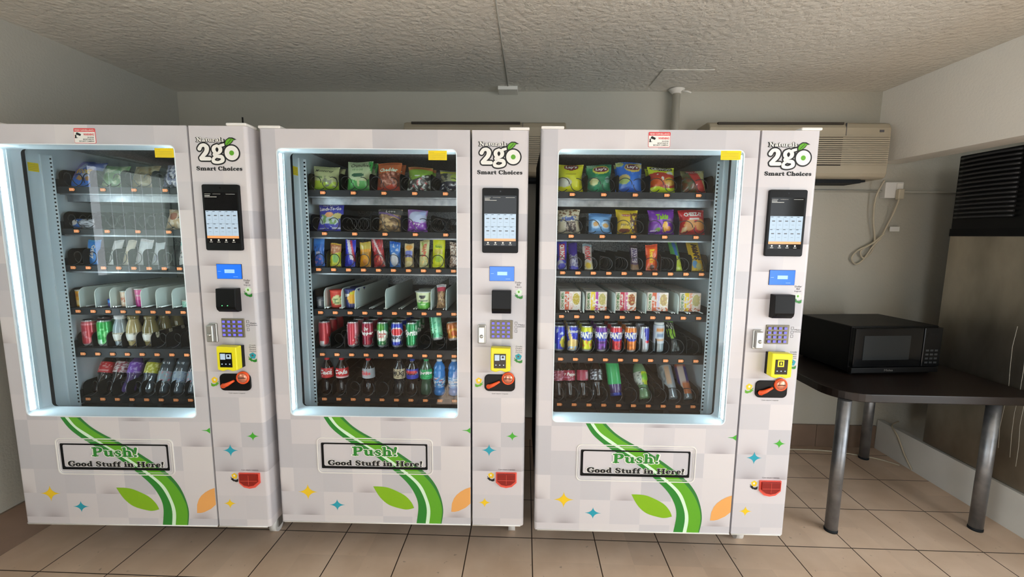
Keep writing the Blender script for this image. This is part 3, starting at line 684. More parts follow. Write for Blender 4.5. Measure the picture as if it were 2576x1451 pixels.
def coil_mesh(r, turns, pitch, phase, seed):
    key = (r, turns, pitch, phase)
    if key not in _cache:
        pts = []; n = 20
        for i in range(int(turns*n)+1):
            a = 2*pi*i/n+phase; pts.append((r*cos(a), pitch*i/n, r*sin(a)))
        mb = MB(); mb.tube(pts, .0017, 5); o = mb.build('spring_coil', M['coil']); _cache[key] = o.data; D.objects.remove(o)
    return _cache[key]
def mesh_obj(name, me, parent, l=(0, 0, 0)):
    o = D.objects.new(name, me); C.objects.link(o); o.parent = parent; o.location = l; return o
def price_label_mesh():
    if 'lab' not in _cache:
        mb = MB(); mb.box(-.0145, .0135, .0, .004, -.0095, .0095, 0); mb.box(.0135, .0165, 0, .003, -.004, .005, 0)
        mb.box(-.0105, .0095, -.001, .0, -.0062, .0062, 1); mb.box(.0105, .0125, -.0008, .0, -.0035, .0035, 1)
        for k, x in enumerate((-.0078, -.0048, -.0012, .0018, .0048)):
            mb.add([(x, -.0013, -.0026), (x+.0021, -.0013, -.0026), (x+.0021, -.0013, .003 if k != 1 else -.0012), (x, -.0013, .003 if k != 1 else -.0012)], [(0, 1, 2, 3)], 2)
        o = mb.build('price_label', [M['blackm'], M['orange'], M['cardtxt']]); _cache['lab'] = o.data; D.objects.remove(o)
    return _cache['lab']
def divider_mesh(h, dep, rr, key, material, th=.0022):
    if key not in _cache:
        pr = [(0, 0), (dep, 0), (dep, h)]+[(rr-rr*sin(pi/2*k/8), h-rr+rr*cos(pi/2*k/8)) for k in range(9)]
        mb = MB(); mb.prism(pr, -th/2, th/2, 'x'); o = mb.build('lane_divider', material); _cache[key] = o.data; D.objects.remove(o)
    return _cache[key]

SW = {'a': [(.201, .679), (.228, .636), (.265, .601), (.322, .561), (.389, .527), (.484, .452), (.546, .391), (.579, .334), (.589, .282), (.58, .209)],
      'b': [(.22, .679), (.248, .641), (.294, .601), (.351, .567), (.427, .517), (.513, .452), (.58, .391), (.613, .329), (.625, .272), (.619, .209)],
      'c': [(.234, .679), (.262, .641), (.309, .607), (.366, .567), (.451, .513), (.537, .447), (.6, .387), (.63, .319), (.64, .267), (.634, .209)],
      'd': [(.268, .679), (.306, .642), (.353, .607), (.414, .573), (.486, .529), (.581, .459), (.644, .393), (.677, .331), (.69, .273), (.683, .209)],
      'e': [(.283, .679), (.32, .642), (.367, .61), (.429, .576), (.5, .534), (.601, .459), (.653, .403), (.682, .341), (.695, .273), (.687, .209)]}

def make_machine(m):
    x, y, r = MACH[m]
    R = empty('vending_machine', (x, y, 0), r); MROOT[m] = R
    # hollow cabinet body behind the doors
    b = MB()
    b.box(.012, .058, .1, .88, Z0, 1.822); b.box(.772, 1.024, .1, .88, Z0, 1.822)
    b.box(.058, .772, .1, .88, 1.80, 1.822); b.box(.058, .772, .1, .88, Z0, .60); b.box(.058, .772, .86, .88, .60, 1.80)
    b.build('cabinet', M['blackm'], R)
    li = MB()
    li.box(.0585, .0635, .108, .205, .645, 1.785, 0); li.box(.7645, .7695, .108, .205, .645, 1.785, 0)
    li.box(.0585, .0600, .205, .85, .61, 1.79, 1); li.box(.7680, .7695, .205, .85, .61, 1.79, 1)
    li.box(.0600, .7680, .845, .85, .61, 1.79, 2); li.box(.0600, .7680, .205, .845, 1.79, 1.793, 2)
    li.box(.0600, .7680, .108, .205, 1.778, 1.79, 3)
    li.box(.0600, .7680, .108, .845, .605, .612, 3)
    li.build('inner_lining', [M['panel'], M['panel'], M['stucco'], M['blackm']], R)
    # perforated shelf rails either side
    for sx in (0, 1):
        rl = MB(); u = .0665 if sx == 0 else .7615
        rl.box(u-.003, u+.003, .165, .2, .64, 1.75, 0)
        rl.box(*((.0635, .080) if sx == 0 else (.748, .7645)), .2, .203, .64, 1.75, 0)
        z = .66
        while z < 1.74:
            if sx == 0: rl.box(.0695, .0765, .1992, .2, z, z+.007, 1)
            else: rl.box(.7515, .7585, .1992, .2, z, z+.007, 1)
            z += .0165
        rl.build('shelf_rail', [M['panel'], M['blackm']], R)
    # glazed door: face with rounded window
    door = MB(); inn = rrect(WL, WR, WB, WT, .02); S1 = .8115
    face_out = rect_for(.012, S1, Z0, Z1, inn)
    door.ring(face_out, inn, 0, .1, caps=(1, 0), walls=(0, 0))
    prof = [(.012-.012*sin(radians(a)), .012-.012*cos(radians(a))) for a in range(0, 91, 15)]+[(0, .1), (.004, .1), (.012, .02)]
    door.prism(prof, Z0, Z1, 'z')
    door.box(S1-.002, S1, .0005, .1, Z0, Z1); door.box(.004, S1, .0005, .1, Z1-.003, Z1); door.box(.004, S1, .0005, .1, Z0, Z0+.003)
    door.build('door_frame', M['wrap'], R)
    lip = MB(); lip.tube([(.012, -.001, Z0+.001), (S1, -.001, Z0+.001)], .0028, 6); lip.build('door_edge_trim', M['white'], R)
    lr = MB(); inn2 = rrect(WL+.003, WR-.003, WB+.003, WT-.003, .018)
    lr.ring(inn, inn2, -.0015, .095, caps=(1, 0), walls=(1, 1)); lr.build('window_liner', M['liner'], R)
    gk = MB(); inn3 = rrect(WL-.01, WR+.01, WB-.01, WT+.01, .02); gk.ring(inn3, rrect(WL+.006, WR-.006, WB-.0, WT+.0, .012), .0955, .1075); gk.build('door_gasket', M['gasket'], R)
    gl = MB(); flat(gl, rrect(WL+.002, WR-.002, WB+.002, WT-.002, .018), .0035); gl.build('window_glass', M['glass'], R, keep=True)
    for sx in (0, 1):
        led = MB(); u0, u1 = ((.0671, .0680) if sx == 0 else (.7570, .7579))
        led.box(u0, u1, .013, .032, .70, 1.742); led.build('light_strip', M['led'], R)
        tr = MB(); tr.box(*((.0672, .070) if sx == 0 else (.755, .7578)), .043, .056, .69, 1.75); tr.build('light_strip_channel', M['panel'], R)
    # product trays
    for k in range(6):
        f = FLOOR[k]; lz = LABZ[k]
        t = MB()
        t.box(.0715, .7565, .206, .80, f-.005, f-.002, 0); t.box(.0715, .7565, .2055, .209, lz-.0155, f-.002, 0)
        t.box(.0715, .074, .206, .80, f-.03, f+.03, 0); t.box(.754, .7565, .206, .80, f-.03, f+.03, 0)
        t.box(.075, .753, .22, .79, f-.034, f-.0055, 1); t.box(.0715, .7565, .795, .80, f-.03, f+.045, 0)
        if k == 0: t.box(.075, .753, .25, .79, f-.062, f-.034, 1)
        tray = t.build('shelf_tray', [M['tray'], M['steel'] if k < 3 else M['tray']], R)
        five = k < 2
        wide5 = [.145+.134*i for i in range(5)]; ten = [.112+.0669*i for i in range(10)]
        for i, u in enumerate(wide5 if five else ten): mesh_obj('price_label', price_label_mesh(), tray, (u, .2045, lz))
        cx = lambda u: u-.0085
        if k == 3:
            for i, u in enumerate(ten):
                rb = MB(); rb.tube([(cx(u)+.028, .212, f+.004), (cx(u)+.028, .79, f+.004)], .003, 6); rb.tube([(cx(u)-.028, .212, f+.004), (cx(u)-.028, .79, f+.004)], .003, 6)
                rb.build('slide_rail', M['chrome'], tray)
            wd = {1: [.117, .187, .254, .323, .392, .459, .531, .60], 2: [.129, .207, .268, .406, .611, .679], 3: [.211, .348, .484, .625]}[m]
            for u in wd: mesh_obj('lane_divider', divider_mesh(.088 if m != 2 else .092, .5, .03, 'wd%d' % (m == 2), M['wcup'], .003), tray, (u, .211, f))
            mesh_obj('lane_divider', divider_mesh(.085, .5, .03, 'bd', M['black']), tray, (.0775, .211, f))
            continue
        edges = [.0775+.134*i for i in range(6)] if five else [.07+.0669*(i+.08) for i in range(11)]
        dh = .074 if k < 2 else (.072 if k == 2 else .066)
        for u in edges: mesh_obj('lane_divider', divider_mesh(dh, .56, .028, 'd%d' % int(dh*1000), M['black']), tray, (min(max(u, .0765), .752), .222, f))
        pitch = .05 if k < 2 else (.045 if k == 2 else .074)
        turns = {0: 4.2, 1: 5.2, 2: 5.2, 4: 4.2, 5: 4.2}[k]
        for i, u in enumerate(wide5 if five else ten):
            if five:
                for s, ph in ((-1, 0), (1, pi)): mesh_obj('spring_coil', coil_mesh(.0285, turns, pitch, ph, 0), tray, (cx(u)+s*.0315, .2165, f+.031))
            else: mesh_obj('spring_coil', coil_mesh(.0275 if k == 2 else .0285, turns, pitch, -pi/2, 0), tray, (cx(u)+(0 if k == 2 else .002), .2165, f+.030))
    ls = MB(); ls.box(.075, .752, .208, .24, .612, .648)
    for u in (.30, .43, .585): ls.box(u, u+.02, .2, .208, .613, .655, 1)
    ls.build('lower_shroud', [M['blackm'], M['gasket']], R)
    # control side
    cp = MB(); u0, u1 = SEAM+.0045, UW
    prof = [(u0, 0)]+[(u1-.014+.014*sin(radians(a)), .014-.014*cos(radians(a))) for a in range(0, 91, 15)]+[(u1, .1), (u0, .1)]
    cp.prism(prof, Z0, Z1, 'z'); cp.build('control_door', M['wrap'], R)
    lip = MB(); lip.tube([(u0, -.001, Z0+.001), (u1-.013, -.001, Z0+.001)], .0028, 6); lip.build('door_edge_trim', M['white'], R)
    for a, bb in ((-.001, .085), (.962, 1.038)):
        h = MB(); h.box(a, bb, -.004, .07, 1.8305, 1.8415); h.build('hinge_cap', M['white'], R, .004)
    for (u, d) in ((.075, .32), (.905 if m == 1 else .985, .262), (.075, .8), (.965, .8)):
        cs = MB(); cs.tube([(u-.016, d, .036), (u+.016, d, .036)], .036, 16); cs.box(u-.022, u-.017, d-.02, d+.02, .03, .09, 1); cs.box(u+.017, u+.022, d-.02, d+.02, .03, .09, 1)
        cs.box(u-.03, u+.03, d-.03, d+.03, .09, Z0, 1); cs.build('caster', [M['white'], M['chrome']], R)
    for (u, d) in ((.028, .13), (.115, .14), (.85, .13)):
        ft = MB(); ft.tube([(u, d, .17), (u, d, Z0+.01)], .011, 14); ft.tube([(u, d, .162), (u, d, .17)], .017, 14); ft.build('levelling_foot', M['chrome'], R)
    # touch screen
    tb = MB(); tb.prism(rrect(.859, 1.0, 1.365, 1.614, .007, 4), -.011, .002); tab = tb.build('touch_screen', M['black'], R, .002)
    sc = MB()
    def q(a, b2, c, d2, dd, mi): sc.add([(a, dd, c), (b2, dd, c), (b2, dd, d2), (a, dd, d2)], [(0, 1, 2, 3)], mi)
    q(.8665, .9915, 1.393, 1.585, -.0114, 0); q(.868, .990, 1.421, 1.516, -.0117, 1); q(.868, .990, 1.4115, 1.4208, -.0117, 2)
    for rr in range(2):
        for cc in range(5):
            a = .8705+.0243*cc; zt = 1.5135-.047*rr
            q(a, a+.009, zt-.0016, zt, -.012, 0); q(a+.005, a+.016, zt-.0175, zt-.014, -.012, 3); q(a+.006, a+.015, zt-.0305, zt-.0298, -.012, 3)
    for cc in range(1, 5): q(.868+.0244*cc, .8684+.0244*cc, 1.423, 1.514, -.0119, 3)
    q(.868, .990, 1.4675, 1.468, -.0119, 3)
    q(.869, .892, 1.5775, 1.5785, -.0117, 4); q(.90, .93, 1.5778, 1.5784, -.0117, 4); q(.95, .985, 1.5776, 1.5785, -.0117, 4); q(.869, .889, 1.571, 1.573, -.0117, 4); q(.869, .915, 1.5665, 1.568, -.0117, 4)
    for cc in range(4):
        a = .878+.029*cc; sc.add([(a+.004+.0035*cos(k*pi/4), -.0117, 1.4045+.0035*sin(k*pi/4)) for k in range(8)], [tuple(range(8))], 4); q(a-.002, a+.010, 1.3965, 1.3982, -.0117, 4)
    sc.build('screen', [M['scr_black'], M['scr_pale'], M['scr_orange'], M['grey_ink'], M['wink']], tab)
    cm = MB(); cm.add([(.9295+.003*cos(k*pi/5), -.0114, 1.601+.003*sin(k*pi/5)) for k in range(10)], [tuple(range(10))], 0); cm.build('screen_camera', M['scr_black'], tab)
    lc = MB(); lc.box(.888, .986, -.0025, .001, 1.254, 1.312, 0); lc.box(.889, .985, -.0028, -.0025, 1.255, 1.311, 1); q2 = lc
    lc.add([(.919, -.0032, 1.277), (.958, -.0032, 1.277), (.958, -.0032, 1.291), (.919, -.0032, 1.291)], [(0, 1, 2, 3)], 2)
    for a, zz, w in ((.893, 1.283, .012), (.952, 1.262, .018)): lc.add([(a, -.0032, zz), (a+w, -.0032, zz), (a+w, -.0032, zz+.001), (a, -.0032, zz+.001)], [(0, 1, 2, 3)], 2)
    lc.build('credit_display', [M['gasket'], M['lcd'], M['lcdtxt']], R)
    ba = MB(); ba.prism([(-.034, 1.137), (-.038, 1.149), (-.034, 1.219), (.001, 1.219), (.001, 1.127), (-.022, 1.127)], .899, .975, 'x', 0)
    bo = ba.build('bill_acceptor', M['black'], R, .002)
    bz = MB(); bz.box(.907, .967, -.037, -.033, 1.1385, 1.1425); bz.build('bill_slot', M['blackm'], bo)
    if m == 1:
        dt = MB()
        for a in (.924, .945): dt.lathe([(0.0004, -.0395), (.0016, -.0395), (.0016, -.036)], 8, a, 1.154, axis='y')
        dt.build('indicator_light', mat('green_indicator', (80, 220, 120), .3, emit=(90, 230, 130), es=1.5), bo)
    kp = MB(); kp.box(.892, .982, -.004, .001, 1.021, 1.097, 0); ko = kp.build('keypad', M['keyplate'], R, .0015)
    for rr in range(4):
        for cc in range(4):
            w = .017 if cc == 3 and m == 1 else .0125; a = .8975+.0205*cc; zz = 1.0265+.0175*rr
            kb = MB(); kb.box(a, a+w, -.008, -.004, zz, zz+.011, 1); kb.box(a+.001, a+w-.001, -.0085, -.008, zz+.001, zz+.010, 0)
            kb.build('key', [M['keyblue'], M['keyplate']], ko)
    lk = MB(); lk.box(.842, .875, -.008, .001, 1.001, 1.078, 0); lo = lk.build('lock_plate', M['chrome'], R, .003)
    lh = MB(); lh.box(.845, .872, -.028, -.008, 1.006, 1.074, 0); lh.lathe([(.0005, -.034), (.006, -.034), (.0075, -.028)], 16, .8585, 1.035, axis='y'); lh.build('lock_handle', M['chrome'], lo, .004)
    cr = MB(); cr.prism([(.897, .996), (.975, .994), (.975, .902), (.955, .897), (.936, .904), (.917, .897), (.897, .903)], -.052, -.018, mi=0)
    co = cr.build('card_reader', M['yellow'], R, .004); c2 = MB(); c2.box(.9, .974, -.018, .001, .903, .99); c2.build('reader_housing', M['black'], co)
    c3 = MB(); c3.box(.910, .957, -.0535, -.052, .914, .972, 0)
    if m < 3: c3.box(.913, .932, -.0545, -.0535, .945, .968, 1); c3.box(.936, .954, -.0545, -.0535, .948, .966, 1); c3.box(.941, .949, -.055, -.0545, .955, .963, 0)
    else: c3.box(.918, .942, -.0545, -.0535, .944, .970, 2); c3.box(.923, .937, -.055, -.0545, .949, .965, 0); c3.box(.927, .933, -.0555, -.055, .952, .962, 2)
    for a in (.918, .933, .948): c3.box(a-.002, a+.002, -.0545, -.0535, .925, .929, 1)
    c3.build('reader_display', [M['scr_black'], M['scr_pale'], M['yellow']], co)
    cn = MB(); cn.prism(rrect(.869, .994, .802, .872, .019, 8), -.006, .001, mi=0); cno = cn.build('coin_plate', M['black'], R, .002)
    dc = MB(); dc.lathe([(.0005, -.012), (.018, -.0125), (.019, -.010)], 28, .965, .857, axis='y', mi=0); dc.lathe([(.0195, -.0105), (.0235, -.013), (.026, -.009), (.026, -.004)], 32, .965, .857, axis='y', mi=1)
    dc.box(.950, .980, -.0135, -.012, .856, .8585, 2); dc.build('coin_slot', [M['copper'], M['orangep'], M['black']], cno)
    lv = MB(); lv.tube([(.885, -.011, .823), (.905, -.013, .831), (.932, -.013, .846)], [.0095, .0075, .004], 12); lv.lathe([(.0005, -.018), (.008, -.0175), (.010, -.01)], 18, .887, .824, axis='y'); lv.build('coin_return_lever', M['orangep'], cno)
    cc_ = MB(); cc_.prism([(.918, .449), (1.005, .449), (1.005, .405), (.985, .386), (.961, .381), (.938, .386), (.918, .405)], -.006, .001, mi=1)
    cc_.prism([(.924, .446), (.999, .446), (.999, .413), (.981, .398), (.961, .394), (.942, .398), (.924, .413)], -.012, -.005, mi=0)
    cc_.box(.926, .997, -.013, -.012, .4175, .419, 1); cc_.box(.9612, .9625, -.013, -.012, .40, .443, 1); cc_.build('coin_return_cup', [M['redcup'], M['redrim']], R, .0015)
    # printed marks on the control side
    IM = [M['green1'], M['gold'], M['ink'], M['green2'], M['pgreen'], M['wink'], M['teal'], M['grey_ink']]
    for bx, cs_, fl_ in (((.987, 1.022, 1.184, 1.224), (4, 0, 3), False), ((.829, .864, .818, .858), (1, 3, 5), True), ((.987, 1.024, .921, .960), (6, 0, 7), False), ((.880, .914, .408, .447), (1, 2, 5), False)):
        pr = MB(); arrow_icon(pr, *bx, -.0006, *cs_, fl_); pr.build('arrow_icon', IM, R)
    pr = MB()
    for k, tx in enumerate(('Dollar', 'Bill', 'Input')): w = .026 if k != 1 else .012; add_text(pr, tx, 1.003-w/2, 1.003+w/2, 1.2455-.0095*k, 1.2525-.0095*k, -.0006, 2, 0)
    pr.build('instruction_text', IM, R); pr = MB()
    for k, tx in enumerate(('Credit', 'Debit', 'Smart', 'Payment')): add_text(pr, tx, .995, 1.021, .9865-.0085*k, .992-.0085*k, -.0006, 2, 0)
    pr.build('instruction_text', IM, R); pr = MB()
    add_text(pr, 'Coin return / request', .899, .966, .7865, .7925, -.0006, 2, 0); pr.build('instruction_text', IM, R); pr = MB()
    add_text(pr, 'Coin return / retrieve', .928, .998, .4575, .4635, -.0006, 2, 0); pr.build('instruction_text', IM, R); pr = MB()
    add_text(pr, 'Make', 1.004, 1.030, 1.0755, 1.081, -.0006, 2, 0); add_text(pr, 'selection', 1.002, 1.032, 1.0685, 1.0735, -.0006, 2, 0)
    for k in range(3):
        a, c = .990, 1.079-.016*k; pr.ring([(a, c+.011), (a+.010, c+.011), (a+.010, c), (a, c)], [(a+.001, c+.010), (a+.009, c+.010), (a+.009, c+.001), (a+.001, c+.001)], -.0006, -.0005, 2)
    pr.build('instruction_text', IM, R)
    # logo
    lg = MB(); LM = [M['ink'], M['wink'], M['green1'], M['green2']]
    two = [[(.8555, 1.746, .015), (.863, 1.757, .013), (.875, 1.759, .013), (.8835, 1.750, .017), (.8805, 1.735, .016), (.868, 1.721, .014), (.8585, 1.712, .012)], [(.860, 1.7095, .0135), (.892, 1.7095, .0135)]]
    gg = [[(.922, 1.7585, .009), (.9105, 1.750, .014), (.9105, 1.738, .014), (.922, 1.7295, .009), (.9335, 1.738, .014), (.9335, 1.750, .014), (.922, 1.7585, .009)], [(.936, 1.758, .010), (.949, 1.7615, .010)], [(.914, 1.731, .009), (.909, 1.7245, .010), (.922, 1.719, .012), (.938, 1.7165, .014), (.9405, 1.704, .014), (.924, 1.6965, .010), (.9065, 1.7, .013), (.907, 1.711, .011), (.916, 1.717, .009)]]
    oo = [[(.977+.0185*cos(a), 1.7315+.0185*sin(a), .017) for a in [2*pi*k/16 for k in range(17)]]]
    for st, ex in ((two, .0052), (gg, .0052)):
        vs, fs = [], []
        for s in st: stroke_poly(s, ex, vs, fs)
        add_strokes(lg, vs, fs, -.0006, 0)
    lg.add([(.915, -.0005, 1.75), (.96, -.0005, 1.75), (.96, -.0005, 1.735), (.915, -.0005, 1.735)], [(0, 1, 2, 3)], 0)
    for st in (two, gg):
        vs, fs = [], []
        for s in st: stroke_poly(s, 0, vs, fs)
        add_strokes(lg, vs, fs, -.0010, 1)
    for rr_, dd_, mi_ in ((.0322, -.0009, 0), (.027, -.0013, 1)): lg.add([(.977+rr_*cos(2*pi*k/32), dd_, 1.7315+rr_*sin(2*pi*k/32)) for k in range(32)], [tuple(range(32))], mi_)
    lg.add([(.977+.0092*cos(2*pi*k/18), -.0016, 1.7315+.0092*sin(2*pi*k/18)) for k in range(18)], [tuple(range(18))], 3)
    lf = [(.953, 1.752), (.951, 1.765), (.957, 1.779), (.97, 1.788), (.983, 1.788), (.999, 1.780), (.988, 1.779), (.981, 1.769), (.970, 1.760)]
    lg.add([(a, -.0016, c) for a, c in lf], [tuple(range(len(lf)))], 0)
    ce = (.970, 1.773); lg.add([(ce[0]+(a-ce[0])*.78, -.0019, ce[1]+(c-ce[1])*.74) for a, c in lf], [tuple(range(len(lf)))], 3)
    lg.add([(.955, -.0021, 1.757), (.957, -.0021, 1.757), (.979, -.0021, 1.781), (.978, -.0021, 1.782)], [(0, 1, 2, 3)], 0)
    add_serif(lg, 'Naturals', .844, .954, 1.7705, .0205, -.0013, 0, .055); add_serif(lg, 'Naturals', .8465, .9515, 1.7715, .0195, -.0023, 1, 0)
    add_serif(lg, 'Smart Choices', .838, 1.0135, 1.6665, .0185, -.0008, 0, .012)
    lg.build('brand_logo', LM, R)
    # graphics on the glazed door
    gr = MB(); GM = [M['green1'], M['green2'], M['green3'], M['pgreen'], M['lime'], M['peach'], M['teal'], M['gold'], M['sgreen'], M['wink']]
    swoosh_band(gr, SW['a'], SW['b'], -.0006, 0); swoosh_band(gr, SW['b'], SW['c'], -.0006, 3); swoosh_band(gr, SW['c'], SW['d'], -.0006, 1); swoosh_band(gr, SW['d'], SW['e'], -.0006, 2)
    flat(gr, smooth_curve([(.399, .375), (.44, .374), (.475, .366), (.53, .338), (.559, .307), (.571, .28)], 4)+smooth_curve([(.571, .28), (.545, .273), (.519, .275), (.465, .292), (.427, .326), (.399, .375)], 4)[1:-1], -.0006, 4)
    flat(gr, [(.8110, .379), (.79, .371), (.77, .359), (.752, .343), (.741, .327), (.732, .303), (.729, .266), (.745, .266), (.76, .270), (.789, .285), (.8110, .305)], -.0006, 5)
    gr.build('door_graphics', GM, R)
    for q_, mi_ in ((star(.120, .345, .042, .035), 7), (star(.243, .288, .034, .026), 6), ([(.8110, .642), (.797, .632), (.775, .630), (.797, .627), (.8110, .617)], 8), (star(.985, .608, .026, .020), 8), (star(.889, .545, .032, .027), 6), (star(.871, .311, .027, .022), 7)):
        g2 = MB(); flat(g2, q_, -.0006, mi_); g2.build('sparkle_graphic', GM, R)
    # delivery flap
    fr = MB(); o_, i_ = rrect(.168, .654, .432, .59, .02), rrect(.1715, .6505, .4355, .5865, .0185); fr.ring(o_, i_, -.0035, .001)
    o2, i2 = rrect(.176, .644, .442, .579, .012), rrect(.1775, .6425, .4435, .5775, .011); fr.ring(o2, i2, -.002, .001); dfo = fr.build('delivery_surround', M['white'], R, .0008)
    fo, fi = rrect(.185, .631, .453, .5665, .004), rrect(.195, .6245, .4635, .5605, .007)
    bk = MB(); bk.ring(fo, fi, -.0012, .001); bko = bk.build('flap_gap', M['blackm'], dfo)
    fl = MB(); add_serif(fl, 'Push!', .313, .510, .512, .050, -.0016, 1, .05); add_serif(fl, 'Push!', .3155, .5075, .5125, .049, -.0026, 0)
    add_serif(fl, 'Good Stuff in Here!', .208, .613, .4675, .0295, -.0016, 1, .05); add_serif(fl, 'Good Stuff in Here!', .2105, .6105, .468, .0285, -.0026, 2, .008)
    fl.build('flap_lettering', [M['green1'], M['wink'], M['ink']], dfo)
    # stickers, and a stand-in for the yellow notice's reflection
    ys = {1: (.684, .756, 1.713, 1.747), 2: (.651, .722, 1.718, 1.753), 3: (.673, .748, 1.723, 1.759)}[m]
    st = MB(); st.box(ys[0], ys[1], .0008, .0022, ys[2], ys[3], 0)
    for k in range(5): st.add([(ys[0]+.004, .0004, ys[3]-.006-.006*k), (ys[0]+(.022 if k == 0 else .066), .0004, ys[3]-.006-.006*k), (ys[0]+(.022 if k == 0 else .066), .0004, ys[3]-.0066-.006*k), (ys[0]+.004, .0004, ys[3]-.0066-.006*k)], [(0, 1, 2, 3)], 1)
    st.build('yellow_notice_and_reflection', [M['sticker'], M['grey_ink']], R)
    if m < 3:
        s2 = MB(); s2.box(.0636, .0645, .118, .158, 1.675, 1.71, 0)  # reflection of the glass notice in the side wall, built as a yellow plate
        for k in range(4): s2.box(.0645, .0648, .122, .155, 1.681+.007*k, 1.6816+.007*k, 1)
        s2.build('yellow_notice_and_reflection', [M['sticker'], M['grey_ink']], R)
    if m != 2:
        a, c = {1: (.386, 1.762), 3: (.400, 1.767)}[m]; w, h = .081, .055
        sg = MB(); sg.prism(rrect(a, a+w, c, c+h, .004, 3), -.0012, 0, mi=1); sg.prism(rrect(a+.0012, a+w-.0012, c+.0012, c+h-.0012, .003, 3), -.0016, -.001, mi=0)
        sg.box(a+.0012, a+w-.0012, -.0019, -.0015, c+h-.0135, c+h-.0015, 1); add_text(sg, 'VIDEO SURVEILLANCE', a+.004, a+w-.004, c+h-.011, c+h-.0045, -.0023, 0, .01)
        add_text(sg, 'WARNING', a+.036, a+w-.005, c+.028, c+.036, -.002, 1, .03)
        for k, tx in enumerate(('24 HOUR', 'MONITORED BY', 'SECURITY CAMERAS')): add_text(sg, tx, a+(.05, .034, .018)[k], a+w-.006, c+.019-.007*k, c+.0235-.007*k, -.002, 2, .02)
        sg.prism([(a+.007, c+.032), (a+.024, c+.026), (a+.027, c+.033), (a+.012, c+.040)], -.0022, -.0016, mi=2); sg.box(a+.004, a+.009, -.0022, -.0016, c+.018, c+.030, 2); sg.box(a+.002, a+.014, -.0022, -.0016, c+.019, c+.0205, 2)
        sg.build('surveillance_sticker', [M['wink'], M['red_ink'], M['ink']], R)
    if m == 1:
        an = MB(); an.tube([(.909, .19, 1.822), (.909, .19, 1.91)], .0032, 8); an.build('antenna', M['black'], R)
    return R

for m_, lb in ((1, 'white wrapped vending machine on the left, a black antenna rising from its top'),
               (2, 'middle white vending machine, no warning sticker above its window'),
               (3, 'right white vending machine next to the table, rows of noodle boxes inside')):
    tag(make_machine(m_), lb, 'vending machine', 'vending machines against the back wall')

# ------------------------------------------------------------------ goods on the trays
def put(root, m, row, u, label, cat, d=.252, back=0., group=None, dz=0., rz=0., ry=0.):
    root.location = loc(m, u, d, FLOOR[row]+.0005+dz); root.rotation_euler = (radians(-back), radians(ry), MACH[m][2]+radians(rz))
    tag(root, label, cat, group); return root
def copy_thing(root, m, row, u, d, label, group, back=0., dz=0.):
    c = root.copy(); C.objects.link(c)
    for k in list(root.children):
        kc = k.copy(); C.objects.link(kc); kc.parent = c
        for g in list(k.children): gc = g.copy(); C.objects.link(gc); gc.parent = kc
    c.location = loc(m, u, d, FLOOR[row]+.0005+dz); c.rotation_euler = (radians(-back), 0, MACH[m][2]); c['label'] = label; c['group'] = group
    root['group'] = group; return c
def where(m, row): return '%s machine %s' % (SIDE[m], SHELF[row])
CR = (232, 224, 200); BR = (120, 74, 48)
